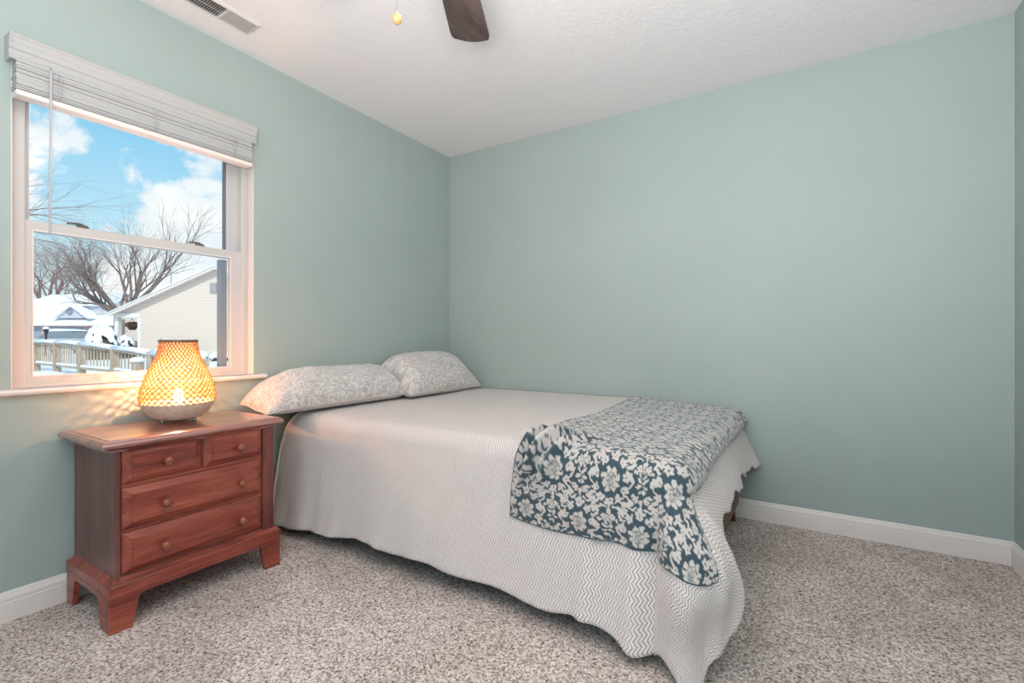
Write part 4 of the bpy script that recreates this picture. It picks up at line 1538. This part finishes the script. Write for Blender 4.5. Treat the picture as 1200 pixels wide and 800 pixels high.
    obj('eave_board', slab([(-42, 380.3), (135, 380.3), (135, 378.7), (-42, 378.7)], D1 - .58, D1 - .45), principled('eave_grey', (0.42, 0.40, 0.42), .6), t)
    # front gable
    obj('front_gable', slab([(62, 372.5), (102, 372.5), (82, 359)], D1 - .3, D1 + 4), grey, t)
    bm = bmesh.new()
    q = W(pz(82, 0, D1 - .3)[0], D1 - .3, pz(82, 365.3, D1 - .3)[1])
    for k in range(24):
        pass
    ringp = [q + RV * (.30 * math.cos(2 * PI * k / 24)) + Vector((0, 0, .30 * math.sin(2 * PI * k / 24))) for k in range(24)]
    loft(bm, [[p_ - DV * .08 for p_ in ringp], [p_ + DV * .05 for p_ in ringp]])
    obj('round_vent', bm, principled('vent_slate', (0.26, 0.26, 0.30), .7), t)
    obj('gable_roof', slab([(58.5, 373), (82, 356.3), (105.5, 373), (102.5, 373.3), (82, 358.6), (61.5, 373.3)], D1 - .6, D1 + 4), snow, t)
    # upper storey
    obj('upper_storey', slab([(94, 374), (129, 374), (129, 354.5), (94, 354.5)], D1 + .9, D1 + 6), grey, t)
    w_ = obj('window', slab([(113, 368.5), (119.5, 368.5), (119.5, 357.5), (113, 357.5)], D1 + .8, D1 + 1.0), principled('far_window', (0.50, 0.53, 0.58), .3), t)
    bm = bmesh.new()
    A0 = [W(pz(90, 0, D1 + .5)[0], D1 + .5, pz(0, 354.8, D1 + .5)[1]), W(pz(131, 0, D1 + .5)[0], D1 + .5, pz(0, 354.8, D1 + .5)[1])]
    A1 = [W(pz(114, 0, D1 + 4)[0], D1 + 4, pz(0, 342, D1 + 4)[1]), W(pz(104, 0, D1 + 4)[0], D1 + 4, pz(0, 342, D1 + 4)[1])]
    r0 = A0 + A1
    loft(bm, [r0, [q_ + Vector((0, 0, -.3)) for q_ in r0]])
    obj('upper_roof', bm, snow, t)

    # --- more distant house behind the tree forks
    D2 = 74.0
    t = thing('distant_house', 'mauve gabled house just showing between the forks of the bare tree', 'house', W(pz(150, 0, D2)[0], D2, GZ))
    mau = principled('mauve_siding', (0.45, 0.40, 0.45), .8)
    obj('wall', slab([(139, 420), (160, 420), (160, 354), (148, 343), (139, 352)], D2, D2 + 6), mau, t)
    obj('roof', slab([(137, 353), (148, 341), (162, 355), (160, 355.5), (148, 343.3), (139, 353.5)], D2 - .4, D2 + 6.2), snow, t)

    # --- parked car under snow, behind the railing
    q = at(78, 397, 30)
    t = thing('parked_car', 'parked car under snow in front of the grey garage doors', 'car', (q.x, q.y, GZ))
    def car_prof(pts, w, zoff=0):
        bm = bmesh.new()
        r = []
        for s_, sc in ((-w, .94), (-w * .8, 1), (w * .8, 1), (w, .94)):
            r.append([q + RV * (x * sc) + DV * s_ + Vector((0, 0, GZ + z - q.z if 0 else 0)) + Vector((0, 0, (GZ + z) - q.z)) for x, z in pts])
        return loft(bm, r)
    body = [(-2.2, .25), (-2.25, .62), (-2.1, .80), (-1.2, .92), (1.1, .95), (2.1, .90), (2.2, .55), (2.15, .25)]
    obj('body', car_prof(body, .85), principled('car_silver', (0.38, 0.42, 0.47), .35), t, bevel=.04)
    obj('cabin', car_prof([(-1.25, .90), (-.65, 1.36), (.75, 1.40), (1.35, .93)], .72), principled('car_window', (0.20, 0.24, 0.27), .2), t, bevel=.03)
    obj('snow_cap', car_prof([(-.75, 1.35), (-.65, 1.46), (-.1, 1.54), (.6, 1.48), (.85, 1.39)], .70), snow, t, bevel=.03)
    for x in (-1.4, 1.4):
        for s_ in (-.8, .62):
            bm = bmesh.new()
            ctr = q + RV * x + DV * s_
            ctr.z = GZ + .33
            rp = [ctr + RV * (.33 * math.cos(2 * PI * k / 20)) + Vector((0, 0, .33 * math.sin(2 * PI * k / 20))) for k in range(20)]
            loft(bm, [rp, [p_ + DV * .2 for p_ in rp]])
            obj('wheel', bm, M['dark'], t)

    # --- lamp post
    q = at(54, 397, 26)
    t = thing('lamp_post', 'small black yard lamp post with a snowy lantern head beyond the railing', 'lamp post', (q.x, q.y, GZ))
    bm = bmesh.new(); tube(bm, [(q.x, q.y, GZ - .05), (q.x, q.y, 1.25)], .05, 8)
    obj('pole', bm, M['dark'], t)
    bm = bmesh.new(); lathe(bm, [(.06, 1.25), (.13, 1.52), (.14, 1.54)], (q.x, q.y, 0), 6)
    obj('lantern_head', bm, M['dark'], t)
    bm = bmesh.new(); lathe(bm, [(.16, 1.541), (.13, 1.62), (0, 1.70)], (q.x, q.y, 0), 10)
    obj('snow_cap', bm, snow, t)

    # --- snowy shrubs
    def shrub(px, D, w, h, z0, name, label, seed, sn=.45):
        p = at(px, 397, D)
        t = thing(name, label, 'shrub', (p.x, p.y, GZ))
        rnd = random.Random(seed)
        bm = bmesh.new()
        for _ in range(420):
            a, b = rnd.uniform(0, 2 * PI), rnd.uniform(0, PI / 2)
            d = Vector((math.cos(a) * math.cos(b), math.sin(a) * math.cos(b), math.sin(b)))
            e = Vector((d.x * w, d.y * w, d.z * h)) * rnd.uniform(.8, 1.02)
            m_ = e * .55 + Vector((rnd.uniform(-.1, .1), rnd.uniform(-.1, .1), 0))
            o_ = Vector((p.x, p.y, GZ))
            tube(bm, [o_ + m_, o_ + e], [.03, .012], 3, False)
        bmesh.ops.create_icosphere(bm, subdivisions=3, radius=1, matrix=Matrix.Translation((p.x, p.y, GZ)) @ Matrix.Diagonal((w * .85, w * .85, h * .86, 1)))
        obj('branches', bm, noisy(name + '_leaf', (0.09, 0.085, 0.06), (0.18, 0.15, 0.11), 6, .9), t)
        bm = bmesh.new()
        bmesh.ops.create_icosphere(bm, subdivisions=4, radius=1)
        for v in list(bm.verts):
            v.co *= 1 + .13 * mnoise.noise(v.co * 4 + Vector((seed, 0, 0)))
        kill = [f for f in bm.faces if f.calc_center_median().z + .42 * mnoise.noise(f.calc_center_median() * 3.1 + Vector((0, seed, 0))) < sn]
        bmesh.ops.delete(bm, geom=kill, context='FACES')
        for v in bm.verts:
            v.co *= 1 + .05 * mnoise.noise(v.co * 11)
        for v in bm.verts: v.co = Vector((p.x + v.co.x * w * 1.05, p.y + v.co.y * w * 1.05, GZ + .04 + v.co.z * h * 1.05))
        obj('snow_cap', bm, snow, t, smooth=True, solid=.05)
    shrub(120, 20.5, .66, 1.33, GZ, 'snowy_shrub', 'round dark shrub under a thick cap of snow left of the white porch post', 5, .50)
    shrub(203, 20.8, .75, .62, GZ, 'low_shrub', 'low snow-covered shrub along the foot of the cream house wall', 9, .35)
    shrub(231, 19.8, .42, .35, GZ, 'low_shrub', 'small snow-topped shrub seen just right of the lantern', 12, .2)
    shrub(259, 19.8, .40, .34, GZ, 'low_shrub', 'small snow-topped shrub at the right edge of the window glass', 15, .2)
    shrub(146, 22.3, .5, .95, GZ, 'porch_shrub', 'small snowy shrub on the porch between white post and hanging basket', 21, .6)

    # --- bare trees
    def grow(bmT, bmB, p, d, length, r, depth, rnd, spread=.55, up=.10, twigs=None):
        pts = [p]; rads = [r]
        nseg = 5 if depth > 1 else 3
        dd = d.copy()
        for i in range(nseg):
            dd = (dd + Vector((rnd.uniform(-1, 1), rnd.uniform(-1, 1), rnd.uniform(-1, 1))) * .13 + Vector((0, 0, up))).normalized()
            pts.append(pts[-1] + dd * length / nseg)
            rads.append(r * (1 - .42 * (i + 1) / nseg))
        tube(bmT if depth >= 4 else bmB, pts, rads, 6 if depth >= 3 else 3, False)
        if depth == 0: return
        nk = rnd.choice((3, 4)) if depth > 1 else rnd.choice((3, 4, 5))
        for k in range(nk):
            i = rnd.randint(2, nseg) if k else nseg
            q_ = pts[i]
            ax = dd.cross(Vector((rnd.uniform(-1, 1), rnd.uniform(-1, 1), rnd.uniform(-1, 1))))
            if ax.length < .05: ax = Vector((1, 0, 0))
            nd = Matrix.Rotation(rnd.uniform(.25, spread), 3, ax.normalized()) @ dd
            grow(bmT, bmB, q_, nd, length * rnd.uniform(.55, .78), rads[i] * rnd.uniform(.55, .75), depth - 1, rnd, spread, up)

    def tree(px, D, limbs, depth, seed, label, mat, r0, spread=.6, up=.06, h0=1.2):
        rnd = random.Random(seed)
        p = at(px, 397, D); p.z = GZ - .1
        t = thing('bare_tree', label, 'tree', (p.x, p.y, GZ), 'bare winter trees outside the window')
        T_, B_ = bmesh.new(), bmesh.new()
        tube(T_, [p, p + Vector((0, 0, h0))], [r0 * 1.25, r0], 10, False)
        for (dx, dz, ln, rr) in limbs:
            grow(T_, B_, p + Vector((0, 0, h0 * .9)), (RV * dx + Vector((0, 0, dz)) + DV * rnd.uniform(-.2, .2)).normalized(), ln, rr, depth, rnd, spread, up)
        obj('trunk', T_, mat, t)
        obj('branches', B_, mat, t)
    tree(141, 34, [(-.95, .50, 3.4, .16), (-1.0, .22, 3.2, .12), (-.75, .70, 3.3, .15), (-.42, .92, 2.8, .13), (-.85, .36, 3.4, .12), (-.1, 1, 2.4, .09)], 4, 11, 'large bare tree with limbs fanning left behind the grey house roof', bark, .36, .70, .035, 3.0)
    tree(152, 31, [(.08, 1, 2.7, .12), (.85, .80, 3.3, .15), (.30, 1, 2.6, .10), (-.28, 1, 2.4, .09), (.6, .95, 2.4, .08)], 4, 23, 'bare tree with dark forks rising behind the roof of the cream house', bark, .24, .60, .05, 3.2)
    tree(50, 59, [(-.3, 1, 5.2, .15), (.35, 1, 5.0, .15), (.1, 1, 5.4, .15), (.9, .7, 4.4, .12), (-.8, .7, 4.2, .12), (.6, .9, 5.0, .13), (.0, .8, 4.6, .13), (1, .45, 4.0, .11), (-.5, .9, 5.0, .12), (.45, .7, 4.4, .12), (.8, .85, 4.8, .12), (-.1, .6, 4.0, .12)], 5, 31, 'dense bushy bare tree with reddish twigs behind the roof of the garage house', twigmat, .3, .95, .01, 4.2)
    # near tree whose fine branches reach in at the upper left
    tree(-62, 11, [(1, .02, 1.7, .026), (1, .14, 1.75, .026), (1, .26, 1.6, .026), (1, .38, 1.7, .026), (1, -.10, 1.6, .024), (1, .5, 1.7, .026), (1, .08, 1.3, .02), (.5, 1, 1.5, .022), (-.4, 1, 1.4, .022)], 3, 47, 'slender bare tree reaching fine twigs in at the upper left of the window', twigmat, .07, .34, -.015, 4.1)


build_outside()
